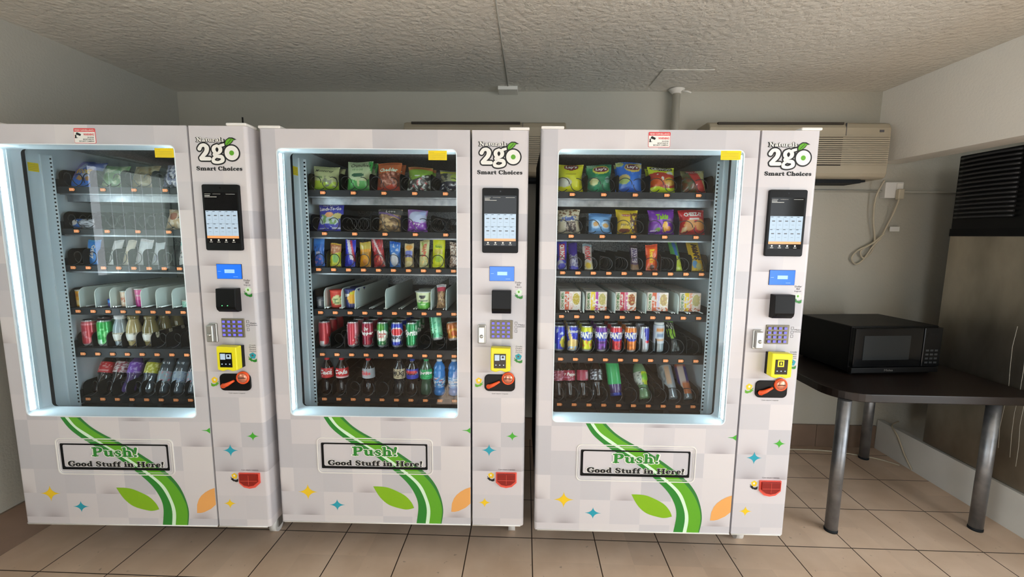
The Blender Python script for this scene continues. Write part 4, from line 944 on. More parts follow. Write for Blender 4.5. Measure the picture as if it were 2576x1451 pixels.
# name, machine, row, u, w, h, thickness, base colour, paint ops, lettering, back lean, label, category, how many copies behind
BAGS = [
 # middle machine, top shelf
 (2, 0, .133, .120, .108, .026, (196, 206, 150), [('w', .34, .04, 6, (176, 205, 60)), ('n', .35, .15, .95, .55, (140, 146, 120), 7, .1), ('e', .3, .5, .12, .05, (120, 150, 90)), ('w', .1, .02, 9, (150, 196, 40))], [('Monterey', .12, .85, .70, .84, 'ink', .01, .3)], 10, 'pale green snack bag with a lime lower half', 'snack bag', 1),
 (2, 0, .284, .116, .132, .027, (196, 216, 170), [('w', .36, .05, 5, (90, 178, 90)), ('e', .5, .5, .26, .07, (50, 96, 70)), ('n', .45, .15, 1, .4, (190, 205, 150), 6, .1), ('d', 1, .5, 1.3, 2, (70, 168, 80))], [('Crunchies', .16, .95, .78, .92, 'ink', .01, .2), ('VEGGIE', .25, .7, .66, .72, 'green1', .0)], 10, 'tall green and cream snack bag, tallest', 'snack bag', 1),
 (2, 0, .417, .108, .126, .025, (206, 112, 62), [('w', .62, .03, 6, (150, 84, 62)), ('n', .05, .05, .95, .6, (206, 150, 130), 8, .12), ('n', .05, .05, .95, .6, (110, 60, 44), 9, .2), ('w', .16, .05, 7, (196, 74, 52))], [('Cheddar', .1, .9, .64, .78, 'pgreen', .04, 0)], 10, 'orange brown snack bag with pale cheddar lettering', 'snack bag', 1),
 (2, 0, .556, .112, .108, .025, (128, 168, 60), [('r', 0, .86, 1, 1, (190, 112, 62)), ('w', .55, .12, 4, (70, 66, 62)), ('n', .0, .0, 1, .6, (206, 214, 208), 7, .08), ('n', .1, .0, .9, .5, (190, 90, 96), 8, .3)], [('Creamy', .15, .8, .80, .90, 'lime', .02, .3)], 10, 'snack bag with green band over dark candies', 'snack bag', 1),
 (2, 0, .70, .112, .095, .025, (20, 26, 50), [('w', 1.0, 0, 1, (150, 150, 120)), ('n', 0, .5, 1, .9, (60, 62, 60), 6, .0), ('r', 0, .84, 1, .92, (206, 206, 60)), ('e', .65, .62, .22, .2, (170, 190, 90)), ('w', .42, .02, 6, (18, 24, 48)), ('n', .1, .05, .9, .36, (214, 220, 226), 9, .28)], [], 10, 'navy snack bag with yellow band', 'snack bag', 0),
 # middle machine, second shelf
 (2, 1, .146, .118, .128, .016, (62, 66, 168), [('r', 0, .94, 1, 1, (206, 190, 120)), ('e', .45, .36, .4, .22, (186, 206, 206)), ('n', .1, .15, .9, .55, (120, 160, 90), 7, .12), ('e', .45, .55, .17, .09, (224, 160, 104)), ('e', .8, .5, .18, .1, (206, 196, 120)), ('w', .2, .03, 5, (56, 56, 176)), ('r', .1, .07, .45, .09, (200, 205, 235)), ('r', .6, .06, .95, .08, (220, 222, 240)), ('r', .6, .1, .95, .12, (220, 222, 240))], [('New Kitchen', .2, .8, .86, .92, 'wink', .01, 0), ('Lunch-To-Go', .04, .93, .69, .83, 'wink', .035, .1)], 16, 'tall blue snack pouch with white lettering', 'snack pouch', 0),
 (2, 1, .417, .112, .100, .024, (150, 122, 86), [('r', 0, .72, 1, 1, (74, 74, 72)), ('n', 0, .0, 1, .75, (196, 166, 120), 6, .05), ('n', 0, .0, 1, .7, (96, 74, 50), 8, .2), ('d', .3, 1, .82, .9, (120, 96, 150))], [('Love', .35, .75, .80, .93, 'wink', .0)], 14, 'clear pouch of brown cookies with a dark top', 'cookie pouch', 0),
 (2, 1, .541, .092, .098, .024, (170, 130, 200), [('e', .55, .62, .46, .3, (186, 196, 224)), ('e', .8, .86, .16, .12, (170, 186, 230)), ('w', .42, .05, 4, (136, 62, 178)), ('n', .1, .0, .95, .45, (206, 170, 226), 9, .26)], [('Pop', .35, .7, .25, .36, 'wink', .02)], 12, 'purple and pale blue snack bag', 'snack bag', 0),
 # right machine, top shelf
 (3, 0, .144, .112, .122, .027, (214, 214, 40), [('e', .25, .33, .3, .16, (196, 196, 176)), ('w', .2, .05, 5, (230, 226, 20)), ('e', .5, .9, .3, .13, (120, 24, 36)), ('r', .3, .62, .72, .64, (150, 140, 40))], [("Lay's", .27, .73, .82, .97, 'wink', .04, .1)], 8, 'yellow potato chip bag', 'chip bag', 1),
 (3, 0, .268, .112, .122, .027, (32, 124, 84), [('n', 0, 0, 1, 1, (60, 152, 110), 5, .2), ('e', .55, .78, .34, .17, (206, 206, 80)), ('e', .55, .79, .3, .11, (110, 30, 60)), ('e', .3, .36, .17, .14, (186, 192, 130)), ('e', .2, .95, .2, .08, (140, 176, 140)), ('e', .85, .42, .1, .12, (130, 176, 160))], [("Lay's", .32, .78, .72, .86, 'wink', .04, .1)], 10, 'dark green potato chip bag', 'chip bag', 1),
 (3, 0, .402, .116, .134, .027, (44, 110, 206), [('n', 0, 0, 1, 1, (70, 140, 226), 5, .25), ('e', .12, .93, .18, .09, (186, 200, 120)), ('e', .9, .9, .2, .1, (206, 196, 140)), ('e', .6, .78, .31, .16, (214, 190, 90)), ('e', .6, .79, .27, .1, (110, 40, 70)), ('e', .25, .4, .24, .14, (206, 190, 120)), ('e', .28, .34, .2, .1, (170, 196, 110)), ('w', .12, .04, 7, (30, 90, 190))], [("Lay's", .38, .82, .72, .86, 'wink', .04, .1)], 14, 'blue potato chip bag', 'chip bag', 1),
 (3, 0, .545, .118, .114, .026, (196, 214, 30), [('e', .5, .92, .44, .1, (60, 60, 50)), ('w', .72, .04, 5, (178, 60, 44)), ('n', .1, .4, .9, .8, (206, 214, 200), 6, .22), ('e', .25, .38, .24, .16, (206, 90, 30)), ('e', .75, .4, .22, .16, (196, 150, 50)), ('w', .18, .03, 8, (204, 226, 20))], [('CRUNCHY', .12, .88, .84, .98, 'wink', .035, 0)], 14, 'lime green and red snack bag with white lettering', 'snack bag', 1),
 (3, 0, .684, .106, .100, .024, (110, 108, 70), [('r', .15, .84, .9, .96, (60, 62, 50)), ('w', .68, .04, 4, (120, 76, 50)), ('n', .0, .0, .5, .8, (90, 92, 60), 6, .1), ('d', 1, .4, .62, 1.0, (196, 66, 62)), ('d', 1, .4, 1.0, 1.3, (206, 200, 140))], [('SNACKS', .2, .85, .86, .94, 'wink', .01)], 16, 'olive brown snack bag with a red corner', 'snack bag', 0),
 # right machine, second shelf
 (3, 1, .140, .102, .104, .026, (206, 198, 178), [('w', 1.1, 0, 1, (206, 196, 168)), ('n', 0, .72, 1, 1, (120, 80, 50), 9, .1), ('r', .12, .48, .85, .68, (70, 90, 150)), ('n', 0, .45, 1, .72, (206, 200, 180), 8, .1), ('r', .34, .06, .82, .46, (86, 72, 68)), ('n', .3, .05, .85, .46, (176, 164, 150), 12, .1)], [], 8, 'cream cookie bag with a brown and blue print', 'cookie bag', 0),
 (3, 1, .280, .104, .088, .025, (112, 164, 216), [('r', 0, .8, 1, 1, (84, 132, 186)), ('e', .3, .42, .2, .2, (176, 206, 232)), ('e', .3, .42, .12, .12, (196, 150, 90)), ('e', .75, .38, .2, .18, (176, 206, 232)), ('e', .75, .36, .13, .1, (196, 156, 90)), ('w', .12, .03, 6, (140, 186, 236))], [], 12, 'light blue cookie bag with two round pictures', 'cookie bag', 0),
 (3, 1, .398, .100, .106, .026, (206, 176, 44), [('r', 0, .9, 1, 1, (220, 200, 40)), ('n', .62, 0, 1, .86, (96, 62, 44), 8, -.1), ('e', .42, .74, .22, .05, (176, 60, 50)), ('e', .4, .3, .3, .2, (214, 186, 60)), ('e', .4, .12, .25, .08, (130, 70, 50))], [("Grandma's", .2, .62, .71, .77, 'wink', .0), ('MINI', .22, .58, .30, .38, 'ink', .0)], 12, 'mustard yellow cookie bag with a brown side', 'cookie bag', 0),
 (3, 1, .552, .118, .108, .026, (116, 44, 168), [('n', 0, 0, 1, 1, (146, 80, 196), 5, .25), ('e', .62, .28, .1, .22, (226, 170, 50)), ('e', .75, .2, .12, .1, (230, 150, 60)), ('e', .36, .16, .1, .08, (120, 160, 60)), ('r', .1, .1, .36, .13, (206, 190, 220)), ('e', .8, .5, .15, .08, (150, 110, 170))], [('Takis', .24, .72, .55, .80, 'lime', .05, .1)], 14, 'purple rolled tortilla chip bag with lime lettering', 'chip bag', 0),
 (3, 1, .688, .116, .108, .027, (196, 34, 38), [('e', .5, .84, .6, .2, (206, 40, 44)), ('e', .35, .34, .22, .22, (216, 150, 80)), ('e', .78, .36, .22, .22, (220, 150, 84)), ('r', .1, .06, .26, .26, (206, 170, 110)), ('r', .33, .55, .7, .60, (226, 214, 206)), ('w', .06, .03, 9, (180, 30, 34))], [('CHEEZ-IT', .14, .86, .68, .86, 'wink', .05, 0)], 14, 'red cheese cracker bag with orange crackers', 'cracker bag', 0),
 # left machine, top and second shelf
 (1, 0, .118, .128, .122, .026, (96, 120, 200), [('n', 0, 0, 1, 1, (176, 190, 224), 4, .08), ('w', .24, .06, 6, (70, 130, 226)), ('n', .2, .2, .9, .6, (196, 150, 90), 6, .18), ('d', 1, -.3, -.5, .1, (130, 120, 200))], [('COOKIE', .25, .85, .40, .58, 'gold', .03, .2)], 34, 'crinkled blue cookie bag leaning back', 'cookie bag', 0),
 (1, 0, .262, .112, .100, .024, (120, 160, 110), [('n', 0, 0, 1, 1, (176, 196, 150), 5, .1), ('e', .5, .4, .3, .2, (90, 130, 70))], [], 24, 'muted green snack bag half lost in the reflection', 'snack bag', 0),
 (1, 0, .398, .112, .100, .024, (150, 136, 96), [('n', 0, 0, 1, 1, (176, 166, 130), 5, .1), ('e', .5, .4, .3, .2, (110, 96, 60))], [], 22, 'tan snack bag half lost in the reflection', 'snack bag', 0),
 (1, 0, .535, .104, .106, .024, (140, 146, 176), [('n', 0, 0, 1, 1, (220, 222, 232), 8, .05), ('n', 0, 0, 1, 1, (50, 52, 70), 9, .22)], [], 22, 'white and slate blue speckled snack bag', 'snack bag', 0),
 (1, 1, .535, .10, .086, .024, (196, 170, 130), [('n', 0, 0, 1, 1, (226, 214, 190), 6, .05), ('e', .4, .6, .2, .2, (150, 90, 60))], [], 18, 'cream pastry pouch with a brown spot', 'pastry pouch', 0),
]
nb_ = 0
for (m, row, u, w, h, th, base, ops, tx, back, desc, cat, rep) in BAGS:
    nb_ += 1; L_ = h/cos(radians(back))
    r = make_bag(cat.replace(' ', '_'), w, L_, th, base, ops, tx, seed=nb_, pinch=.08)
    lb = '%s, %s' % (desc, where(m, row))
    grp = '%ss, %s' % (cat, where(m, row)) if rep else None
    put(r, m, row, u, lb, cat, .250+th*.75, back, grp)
    for k in range(rep): copy_thing(r, m, row, u+.004*(-1)**k, .250+th*.75+.055*(k+1), '%s behind its twin, %s' % (desc, where(m, row)), grp, back)

BARS = [
 (2, .094, .050, .127, (36, 110, 206), [('n', .1, .5, .9, .7, (20, 60, 120), 8, .1), ('e', .5, .25, .4, .2, (30, 90, 190)), ('n', .1, .1, .9, .35, (176, 120, 150), 10, .3), ('r', 0, .8, 1, 1, (50, 130, 220))], [('OREO', .3, .7, .42, .52, 'wink', .02)], 4, 'bright blue cookie bar pack'),
 (2, .169, .050, .104, (176, 110, 70), [('w', .58, .06, 5, (214, 214, 60)), ('n', .1, .6, .9, .9, (206, 160, 120), 8, .1), ('e', .55, .35, .3, .2, (120, 176, 70)), ('r', 0, .93, 1, 1, (206, 176, 60))], [], 6, 'brown and yellow candy pack'),
 (2, .236, .048, .122, (46, 60, 200), [('d', 1, .6, .7, 1.05, (216, 214, 226)), ('d', 1, .6, 1.0, 1.2, (196, 60, 80)), ('w', .22, .05, 6, (40, 50, 190))], [], 8, 'blue red and white candy pack'),
 (2, .306, .050, .112, (214, 150, 36), [('r', 0, .72, 1, 1, (190, 170, 70)), ('e', .5, .3, .42, .22, (226, 160, 30)), ('r', .2, .5, .8, .58, (170, 130, 60)), ('e', .5, .2, .2, .12, (190, 120, 40))], [], 4, 'orange yellow nut bar pack'),
 (2, .371, .052, .130, (178, 44, 52), [('n', 0, 0, 1, 1, (130, 40, 50), 7, .12), ('d', 1, .9, 1.0, 1.16, (214, 196, 196)), ('n', .3, .05, .9, .35, (220, 110, 60), 9, .1)], [], -5, 'long crimson jerky pack leaning left'),
 (2, .441, .050, .114, (46, 120, 206), [('e', .45, .3, .34, .26, (214, 222, 232)), ('n', .1, .6, .9, .95, (190, 210, 235), 8, .2), ('r', 0, .92, 1, 1, (40, 100, 200))], [], 6, 'blue and white crispy treat pack'),
 (2, .506, .042, .108, (196, 176, 130), [('e', .5, .84, .38, .1, (210, 150, 60)), ('e', .5, .6, .42, .12, (110, 120, 190)), ('r', .1, .42, .9, .5, (90, 90, 160)), ('e', .5, .34, .36, .1, (206, 190, 110)), ('e', .5, .14, .38, .12, (220, 206, 150))], [], 4, 'tan cracker pack with stacked round pictures'),
 (2, .574, .044, .122, (206, 206, 150), [('d', 1, .8, .9, 1.1, (150, 170, 80)), ('n', .1, .05, .9, .4, (214, 186, 110), 8, .1), ('r', 0, .94, 1, 1, (190, 180, 120))], [('belVita', .25, .75, .40, .85, 'red_ink', .02, 0, 1)], 8, 'pale cream breakfast biscuit pack'),
 (2, .640, .056, .144, (214, 220, 20), [('r', .15, .42, .85, .55, (190, 176, 70)), ('e', .5, .28, .3, .12, (160, 190, 40)), ('r', 0, .92, 1, 1, (206, 214, 50)), ('e', .5, .66, .3, .06, (190, 200, 60))], [('Nature', .22, .78, .60, .68, 'green1', .01)], 6, 'tall acid yellow bar pack, tallest of its row'),
 (2, .712, .044, .114, (176, 150, 130), [('d', 8, 6, -99, 99, (170, 140, 120)), ('n', 0, 0, 1, 1, (226, 214, 200), 14, .0), ('n', 0, 0, 1, 1, (96, 62, 50), 15, .12)], [], 4, 'hatched tan and brown wafer pack'),
 (3, .113, .044, .124, (50, 50, 170), [('w', .28, .08, 6, (150, 150, 170)), ('r', .2, .34, .8, .92, (196, 40, 60)), ('e', .5, .1, .4, .12, (60, 60, 180))], [('CRUNCH', .26, .74, .36, .90, 'wink', .04, 0, -1)], 12, 'deep blue bar with white crunch lettering on red'),
 (3, .167, .040, .116, (70, 50, 150), [('w', .5, .05, 8, (190, 190, 206)), ('n', 0, 0, 1, .5, (110, 100, 150), 9, .1), ('w', .1, .02, 4, (60, 60, 170))], [], 32, 'violet and white candy bar leaning back'),
 (3, .231, .042, .112, (206, 200, 196), [('r', 0, .9, 1, 1, (150, 180, 190)), ('r', .18, .32, .82, .88, (214, 206, 200)), ('w', .28, .04, 5, (206, 200, 160)), ('e', .5, .14, .3, .1, (220, 190, 60))], [('PAYDAY', .22, .80, .32, .88, 'red_ink', .04, 0, -1)], 30, 'white candy bar with red lettering'),
 (3, .440, .036, .108, (90, 72, 100), [('r', .15, .3, .85, .88, (214, 206, 214)), ('w', .22, .03, 4, (150, 120, 90)), ('r', 0, .9, 1, 1, (50, 40, 40))], [('SNICKERS', .2, .8, .32, .86, 'purpb', .04, 0, -1)], 26, 'dark brown chocolate bar with purple lettering'),
 (3, .512, .054, .114, (226, 84, 30), [('r', 0, .88, 1, 1, (206, 70, 30)), ('r', .28, .22, .76, .84, (236, 110, 30)), ('e', .55, .12, .2, .1, (90, 50, 30)), ('n', .2, .02, .9, .2, (190, 130, 60), 8, .2)], [("Reese's", .3, .74, .28, .82, 'gold', .045, .1, -1)], 12, 'orange peanut butter cup pack'),
 (3, .630, .040, .126, (90, 176, 90), [('d', 1, .1, .45, .85, (70, 130, 206)), ('w', .4, .06, 5, (196, 214, 40)), ('n', .1, 0, .9, .4, (230, 226, 140), 8, .2), ('r', 0, .93, 1, 1, (130, 206, 60))], [], 38, 'slim lime and blue candy pack leaning back'),
 (3, .716, .056, .128, (226, 186, 30), [('r', 0, .9, 1, 1, (206, 176, 40)), ('r', .24, .3, .84, .88, (236, 196, 40)), ('e', .35, .2, .2, .12, (90, 150, 200)), ('e', .65, .14, .22, .1, (200, 196, 120))], [("M&M'S", .3, .82, .32, .88, 'coffee_t', .06, 0, -1)], 34, 'wide yellow chocolate candy pack'),
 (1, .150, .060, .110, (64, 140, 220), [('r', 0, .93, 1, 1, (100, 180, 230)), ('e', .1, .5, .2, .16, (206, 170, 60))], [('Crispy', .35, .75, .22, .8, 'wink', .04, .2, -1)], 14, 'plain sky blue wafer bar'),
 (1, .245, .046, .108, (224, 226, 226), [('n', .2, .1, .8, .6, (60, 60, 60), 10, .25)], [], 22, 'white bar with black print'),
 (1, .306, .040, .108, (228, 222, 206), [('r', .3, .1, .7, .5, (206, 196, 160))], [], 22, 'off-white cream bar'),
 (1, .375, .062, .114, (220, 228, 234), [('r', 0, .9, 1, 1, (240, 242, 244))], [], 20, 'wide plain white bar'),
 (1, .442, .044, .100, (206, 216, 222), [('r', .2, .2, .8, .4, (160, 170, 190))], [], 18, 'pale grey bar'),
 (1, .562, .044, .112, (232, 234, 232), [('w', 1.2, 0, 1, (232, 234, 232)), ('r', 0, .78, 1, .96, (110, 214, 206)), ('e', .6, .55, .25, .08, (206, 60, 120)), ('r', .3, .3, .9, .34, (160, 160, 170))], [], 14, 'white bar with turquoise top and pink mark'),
]
M['coffee_t'] = mat('brown_ink', (70, 40, 24), .4)
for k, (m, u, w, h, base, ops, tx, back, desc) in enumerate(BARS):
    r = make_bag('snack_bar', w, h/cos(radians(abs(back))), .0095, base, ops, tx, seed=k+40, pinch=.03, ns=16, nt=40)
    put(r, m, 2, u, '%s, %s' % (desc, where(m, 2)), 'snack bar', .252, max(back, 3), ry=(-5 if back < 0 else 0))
r = make_bag('biscuit_pack', .128, .046, .016, (200, 206, 216), [('r', 0, 0, .52, 1, (60, 120, 206)), ('e', .25, .5, .2, .3, (226, 232, 240)), ('n', .5, 0, 1, 1, (110, 112, 120), 7, .1)], [('RICE', .08, .44, .35, .7, 'wink', .03)], seed=90, pinch=.0)
put(r, 1, 1, .110, 'blue and silver biscuit pack lying low on the second shelf of the left machine', 'biscuit pack', .262, 20)

# cups, bowls and boxes on the fourth shelf
def lathe_thing(name, prof, cols, n=30, extra=None):
    root = empty(name); mb = MB(); mb.lathe(prof, n, col=lambda s, z: cols((s+.5) % 1, z)); mb.build('cup_body', M['labelp'], root); return root
def cup(base, ops, r0, r1, h, lidc, seed=0, texts=(), name='food_cup'):
    root = empty(name); p = painter(base, ops, seed)
    prof = [(.0006, .001), (r0, .0)]+[(r0+(r1-r0)*k/14, h*k/14) for k in range(15)]
    mb = MB(); mb.lathe(prof, 36, col=lambda s, z: p(.5+(((s+.5) % 1)-.5)*2, z/h)); mb.build('cup_body', M['labelp'], root)
    l = MB(); l.lathe([(r1, h-.003), (r1*1.06, h-.002), (r1*1.06, h+.002), (r1*.96, h+.003), (.0006, h+.003)], 36); l.build('cup_lid', lidc, root)
    S = lambda s, t, off=0: ((r0+(r1-r0)*t+off)*sin((s-.5)*pi), -(r0+(r1-r0)*t+off)*cos((s-.5)*pi), h*t)
    for tx in texts: conform('lettering', tx[0], S, *tx[1:5], M[tx[5]], root, *tx[6:])
    return root
M['foillid'] = mat('pale_foil_lid', (196, 200, 190), .35, .2); M['redlid'] = mat('red_lid', (206, 60, 50), .4); M['bluelid'] = mat('navy_lid', (46, 52, 110), .4); M['greylid'] = mat('grey_lid', (70, 76, 84), .4)
put(cup((76, 84, 96), [('r', .42, .15, .58, .85, (186, 190, 194)), ('r', .2, .7, .8, .75, (120, 126, 134))], .019, .0215, .046, M['greylid'], 1), 2, 3, .098, 'small grey cup at the left end of the middle machine fourth shelf', 'food cup', .25)
put(cup((206, 66, 52), [('e', .62, .45, .3, .28, (206, 210, 150)), ('n', .4, .25, .85, .65, (70, 120, 60), 9, .1), ('r', 0, .9, 1, 1, (214, 84, 66))], .027, .033, .078, M['redlid'], 2), 2, 3, .168, 'red food cup with a green picture in the middle machine', 'food cup', .262)
b2 = put(cup((40, 46, 104), [('e', .8, .55, .42, .4, (226, 170, 50)), ('e', .62, .8, .1, .08, (206, 206, 40)), ('r', .1, .15, .9, .25, (50, 56, 120))], .026, .0325, .084, M['bluelid'], 3, [('JIF', .2, .5, .58, .78, 'wink', .03)]), 2, 3, .238, 'navy and yellow food cup, first in its lane in the middle machine', 'food cup', .256)
copy_thing(b2, 2, 3, .238, .328, 'navy and yellow food cup behind its twin in the middle machine', 'navy and yellow food cups in the middle machine')
b3 = put(cup((206, 212, 170), [('w', .40, .03, 8, (96, 176, 60)), ('e', .5, .72, .14, .12, (40, 46, 50)), ('r', .3, .5, .75, .54, (90, 96, 90)), ('r', .35, .22, .75, .3, (196, 226, 180)), ('n', 0, 0, 1, .36, (60, 140, 50), 9, .2)], .028, .036, .078, M['foillid'], 4), 2, 3, .570, 'green and cream oatmeal cup, front one in the middle machine', 'food cup', .25)
copy_thing(b3, 2, 3, .570, .326, 'green and cream oatmeal cup behind its twin in the middle machine', 'oatmeal cups in the middle machine')
r = make_bag('cookie_pouch', .046, .108, .02, (170, 130, 96), [('n', 0, 0, 1, .75, (206, 176, 130), 7, .05), ('n', 0, 0, 1, .7, (110, 76, 60), 8, .2), ('w', 1.3, 0, 1, (0, 0, 0))][:2]+[('r', 0, .72, 1, .9, (190, 50, 80)), ('r', 0, .9, 1, 1, (206, 206, 210))], [], seed=77, pinch=.25)
put(r, 2, 3, .648, 'pointed clear pouch of nuts with red top in the middle machine', 'nut pouch', .262, 6)
put(cup((226, 170, 50), [('r', 0, .6, 1, .8, (206, 140, 40)), ('r', .2, .1, .8, .4, (236, 210, 140))], .021, .0225, .072, M['foillid'], 5), 1, 3, .092, 'yellow food cup at the left end of the left machine fourth shelf', 'food cup', .25)
put(cup((50, 50, 140), [('r', 0, .55, 1, 1, (30, 130, 214))], .012, .0125, .030, M['capb'], 6), 1, 3, .222, 'tiny blue capped cup in the left machine', 'food cup', .25)
put(cup((226, 200, 176), [('r', .3, .3, 1, .6, (200, 130, 100)), ('n', 0, 0, 1, 1, (236, 220, 200), 7, .1)], .026, .027, .068, M['foillid'], 7), 1, 3, .290, 'peach and cream food cup in the left machine', 'food cup', .262)
put(cup((226, 110, 170), [('w', .4, .03, 7, (196, 50, 150)), ('n', 0, .4, 1, .9, (236, 160, 180), 7, .1), ('r', .2, .6, .7, .66, (230, 190, 200))], .028, .0305, .080, M['foillid'], 8), 1, 3, .360, 'bright pink food cup in the left machine', 'food cup', .262)
put(cup((120, 196, 176), [('n', 0, 0, 1, 1, (200, 230, 220), 8, .1)], .017, .0175, .030, M['foillid'], 9), 1, 3, .565, 'small teal cup near the window edge in the left machine', 'food cup', .25)

def noodle_box(ca, cb, cc, seed):
    root = empty('noodle_box'); w, h, dp = .094, .084, .056
    p = painter((236, 226, 216), [('n', 0, 0, 1, 1, (226, 206, 190), 5, .1), ('r', .24, 0, .44, 1, ca), ('n', .22, .1, .46, .9, (236, 226, 216), 9, .18), ('r', .46, 0, .58, 1, cb), ('n', .44, 0, .62, 1, (240, 232, 226), 8, .2), ('e', .78, .6, .2, .36, (240, 236, 226)), ('e', .78, .6, .17, .32, cc), ('n', .6, .3, .96, .9, (214, 196, 130), 12, .22), ('n', .3, .0, 1, .2, (206, 110, 70), 9, .1), ('r', 0, 0, .03, 1, (200, 190, 180))], seed)
    mb = MB(); vs, cs = [], []; ns, nt = 40, 32
    surface(mb, lambda s, t, o: ((s-.5)*w, -dp/2, t*h), ns, nt, p)
    sc = lin((232, 226, 214)); a, b = w/2, dp/2
    mb.box(-a+.0004, a-.0004, -b+.0015, b, h-.002, h+.0004, 0, lin((238, 234, 226))); mb.add([(-a, b, 0), (a, b, 0), (a, b, h), (-a, b, h)], [(0, 1, 2, 3)], 0, [sc]*4)
    for s in (-1, 1): mb.add([(s*a, -b, 0), (s*a, b, 0), (s*a, b, h), (s*a, -b, h)], [(0, 1, 2, 3)], 0, [sc]*4)
    mb.add([(-a, -b, 0), (a, -b, 0), (a, b, 0), (-a, b, 0)], [(0, 1, 2, 3)], 0, [sc]*4)
    mb.build('carton', M['cardp'], root)
    S = lambda s, t, off=0: ((s-.5)*w, -dp/2-off, t*h)
    conform('lettering', 'CHOW MEIN', S, .05, .20, .06, .94, M['green3'], root, .03, 0, 1); conform('lettering', 'noodles', S, .28, .38, .2, .8, M['wink'], root, .02, 0, 1)
    return root
NB = [(.155, (214, 96, 66), (236, 200, 190), (196, 170, 60), 'orange striped'), (.272, (236, 206, 60), (176, 70, 170), (190, 180, 110), 'yellow and purple striped'), (.404, (206, 50, 80), (214, 120, 160), (170, 96, 60), 'crimson and pink striped'), (.547, (222, 110, 76), (214, 206, 226), (190, 160, 110), 'peach striped'), (.692, (240, 206, 40), (240, 170, 140), (200, 190, 130), 'bright yellow striped')]
for k, (u, ca, cb, cc, nm) in enumerate(NB):
    g = '%s noodle boxes in one lane of the right machine' % nm
    r = put(noodle_box(ca, cb, cc, k), 3, 3, u, '%s noodle box, front of its lane in the right machine' % nm, 'noodle box', .280, 0, g, .004)
    for j in range(5): copy_thing(r, 3, 3, u, .280+.062*(j+1), '%s noodle box, %s in line behind the front one' % (nm, ('second', 'third', 'fourth', 'fifth', 'last')[j]), g, 0, .004)

# drink cans and bottles
W_ = (226, 226, 226)
CANS = [
 (2, .105, (176, 40, 52), [('r', .0, .0, .3, 1, (160, 50, 66)), ('r', .35, .0, .6, .22, (214, 214, 216))], [], 2, 'plain red can with a small white box'),
 (2, .238, (186, 40, 60), [('r', 0, 0, .3, 1, (206, 120, 136)), ('r', .66, .4, 1, 1, (196, 120, 130)), ('n', .6, .0, 1, .5, (226, 200, 206), 9, .1)], [('Cherry', .02, .28, .3, .92, 'wink', .02, .1, 1)], 2, 'red can with white sideways lettering'),
 (2, .307, (150, 24, 54), [('n', .1, .0, .9, .4, (110, 20, 44), 7, .1), ('r', .3, .05, .6, .1, (214, 190, 200))], [('Dr', .38, .62, .66, .80, 'wink', .05, .2), ('Pepper', .1, .9, .46, .64, 'wink', .05, .2)], 2, 'maroon can with white script'),
 (2, .376, (34, 110, 60), [('e', .5, .48, .4, .22, (214, 220, 206)), ('e', .45, .8, .22, .14, (70, 150, 50)), ('n', .2, .0, .9, .3, (150, 180, 150), 9, .25)], [('Canada', .25, .75, .50, .60, 'red_ink', .02), ('DRY', .35, .65, .38, .48, 'red_ink', .02)], 3, 'green ginger ale can with a pale shield'),
 (2, .443, (34, 52, 170), [('e', .55, .58, .42, .22, W_), ('e', .55, .62, .36, .14, (200, 40, 50)), ('e', .5, .36, .46, .13, (200, 206, 226))], [('PEPSI', .15, .85, .34, .46, 'ink', .04)], 3, 'blue can with a red and white globe'),
 (2, .511, (22, 140, 76), [('e', .85, .78, .1, .08, (190, 226, 200)), ('n', .2, 0, .8, .3, (60, 170, 110), 8, .2)], [('Sprite', .12, .95, .42, .72, 'wink', .045, .2, 0)], 2, 'green can with white lettering'),
 (3, .108, (30, 50, 190), [('e', .8, .36, .26, .24, (206, 196, 60)), ('r', 0, 0, .3, .3, (120, 180, 230)), ('n', .3, .5, 1, .9, (190, 206, 236), 8, .2)], [], 2, 'royal blue can with a lemon'),
 (3, .168, (30, 46, 180), [('e', .55, .28, .4, .2, (224, 196, 130)), ('d', 1, .5, .55, .75, (214, 186, 110)), ('n', .0, .0, 1, .2, (140, 180, 220), 8, .1)], [('Jumex', .2, .9, .68, .86, 'wink', .03, .2)], 2, 'royal blue can with a tan peach'),
 (3, .233, (206, 206, 30), [('e', .5, .6, .5, .17, (40, 70, 180)), ('n', 0, .2, 1, .45, (206, 130, 40), 6, .05)], [('FANTA', .06, .94, .52, .76, 'wink', .06, 0)], 2, 'yellow fruit soda can'),
 (3, .300, (110, 44, 150), [('e', .5, .6, .5, .17, (40, 60, 170)), ('n', 0, 0, 1, .4, (60, 30, 90), 6, .0)], [('FANTA', .06, .94, .52, .76, 'wink', .06, 0)], 2, 'purple grape soda can'),
 (3, .367, (206, 46, 56), [('e', .5, .6, .5, .17, (50, 60, 170)), ('n', 0, 0, 1, .4, (150, 30, 40), 6, .1)], [('FANTA', .06, .94, .52, .76, 'wink', .06, 0)], 2, 'strawberry red soda can'),
 (3, .433, (214, 120, 36), [('e', .5, .6, .5, .17, (40, 60, 170)), ('n', 0, 0, 1, .4, (170, 90, 30), 6, .1)], [('FANTA', .06, .94, .52, .76, 'wink', .06, 0)], 2, 'orange soda can'),
 (1, .105, (190, 50, 64), [('n', .2, .0, .8, .6, (214, 120, 130), 5, .2), ('r', 0, .82, 1, .9, (226, 140, 150))], [], 1, 'glossy red can'),
 (1, .176, (40, 170, 76), [('n', .2, .0, .8, .7, (120, 220, 140), 5, .2), ('r', .3, .0, .6, .25, (190, 226, 200))], [], 1, 'glossy bright green can'),
]
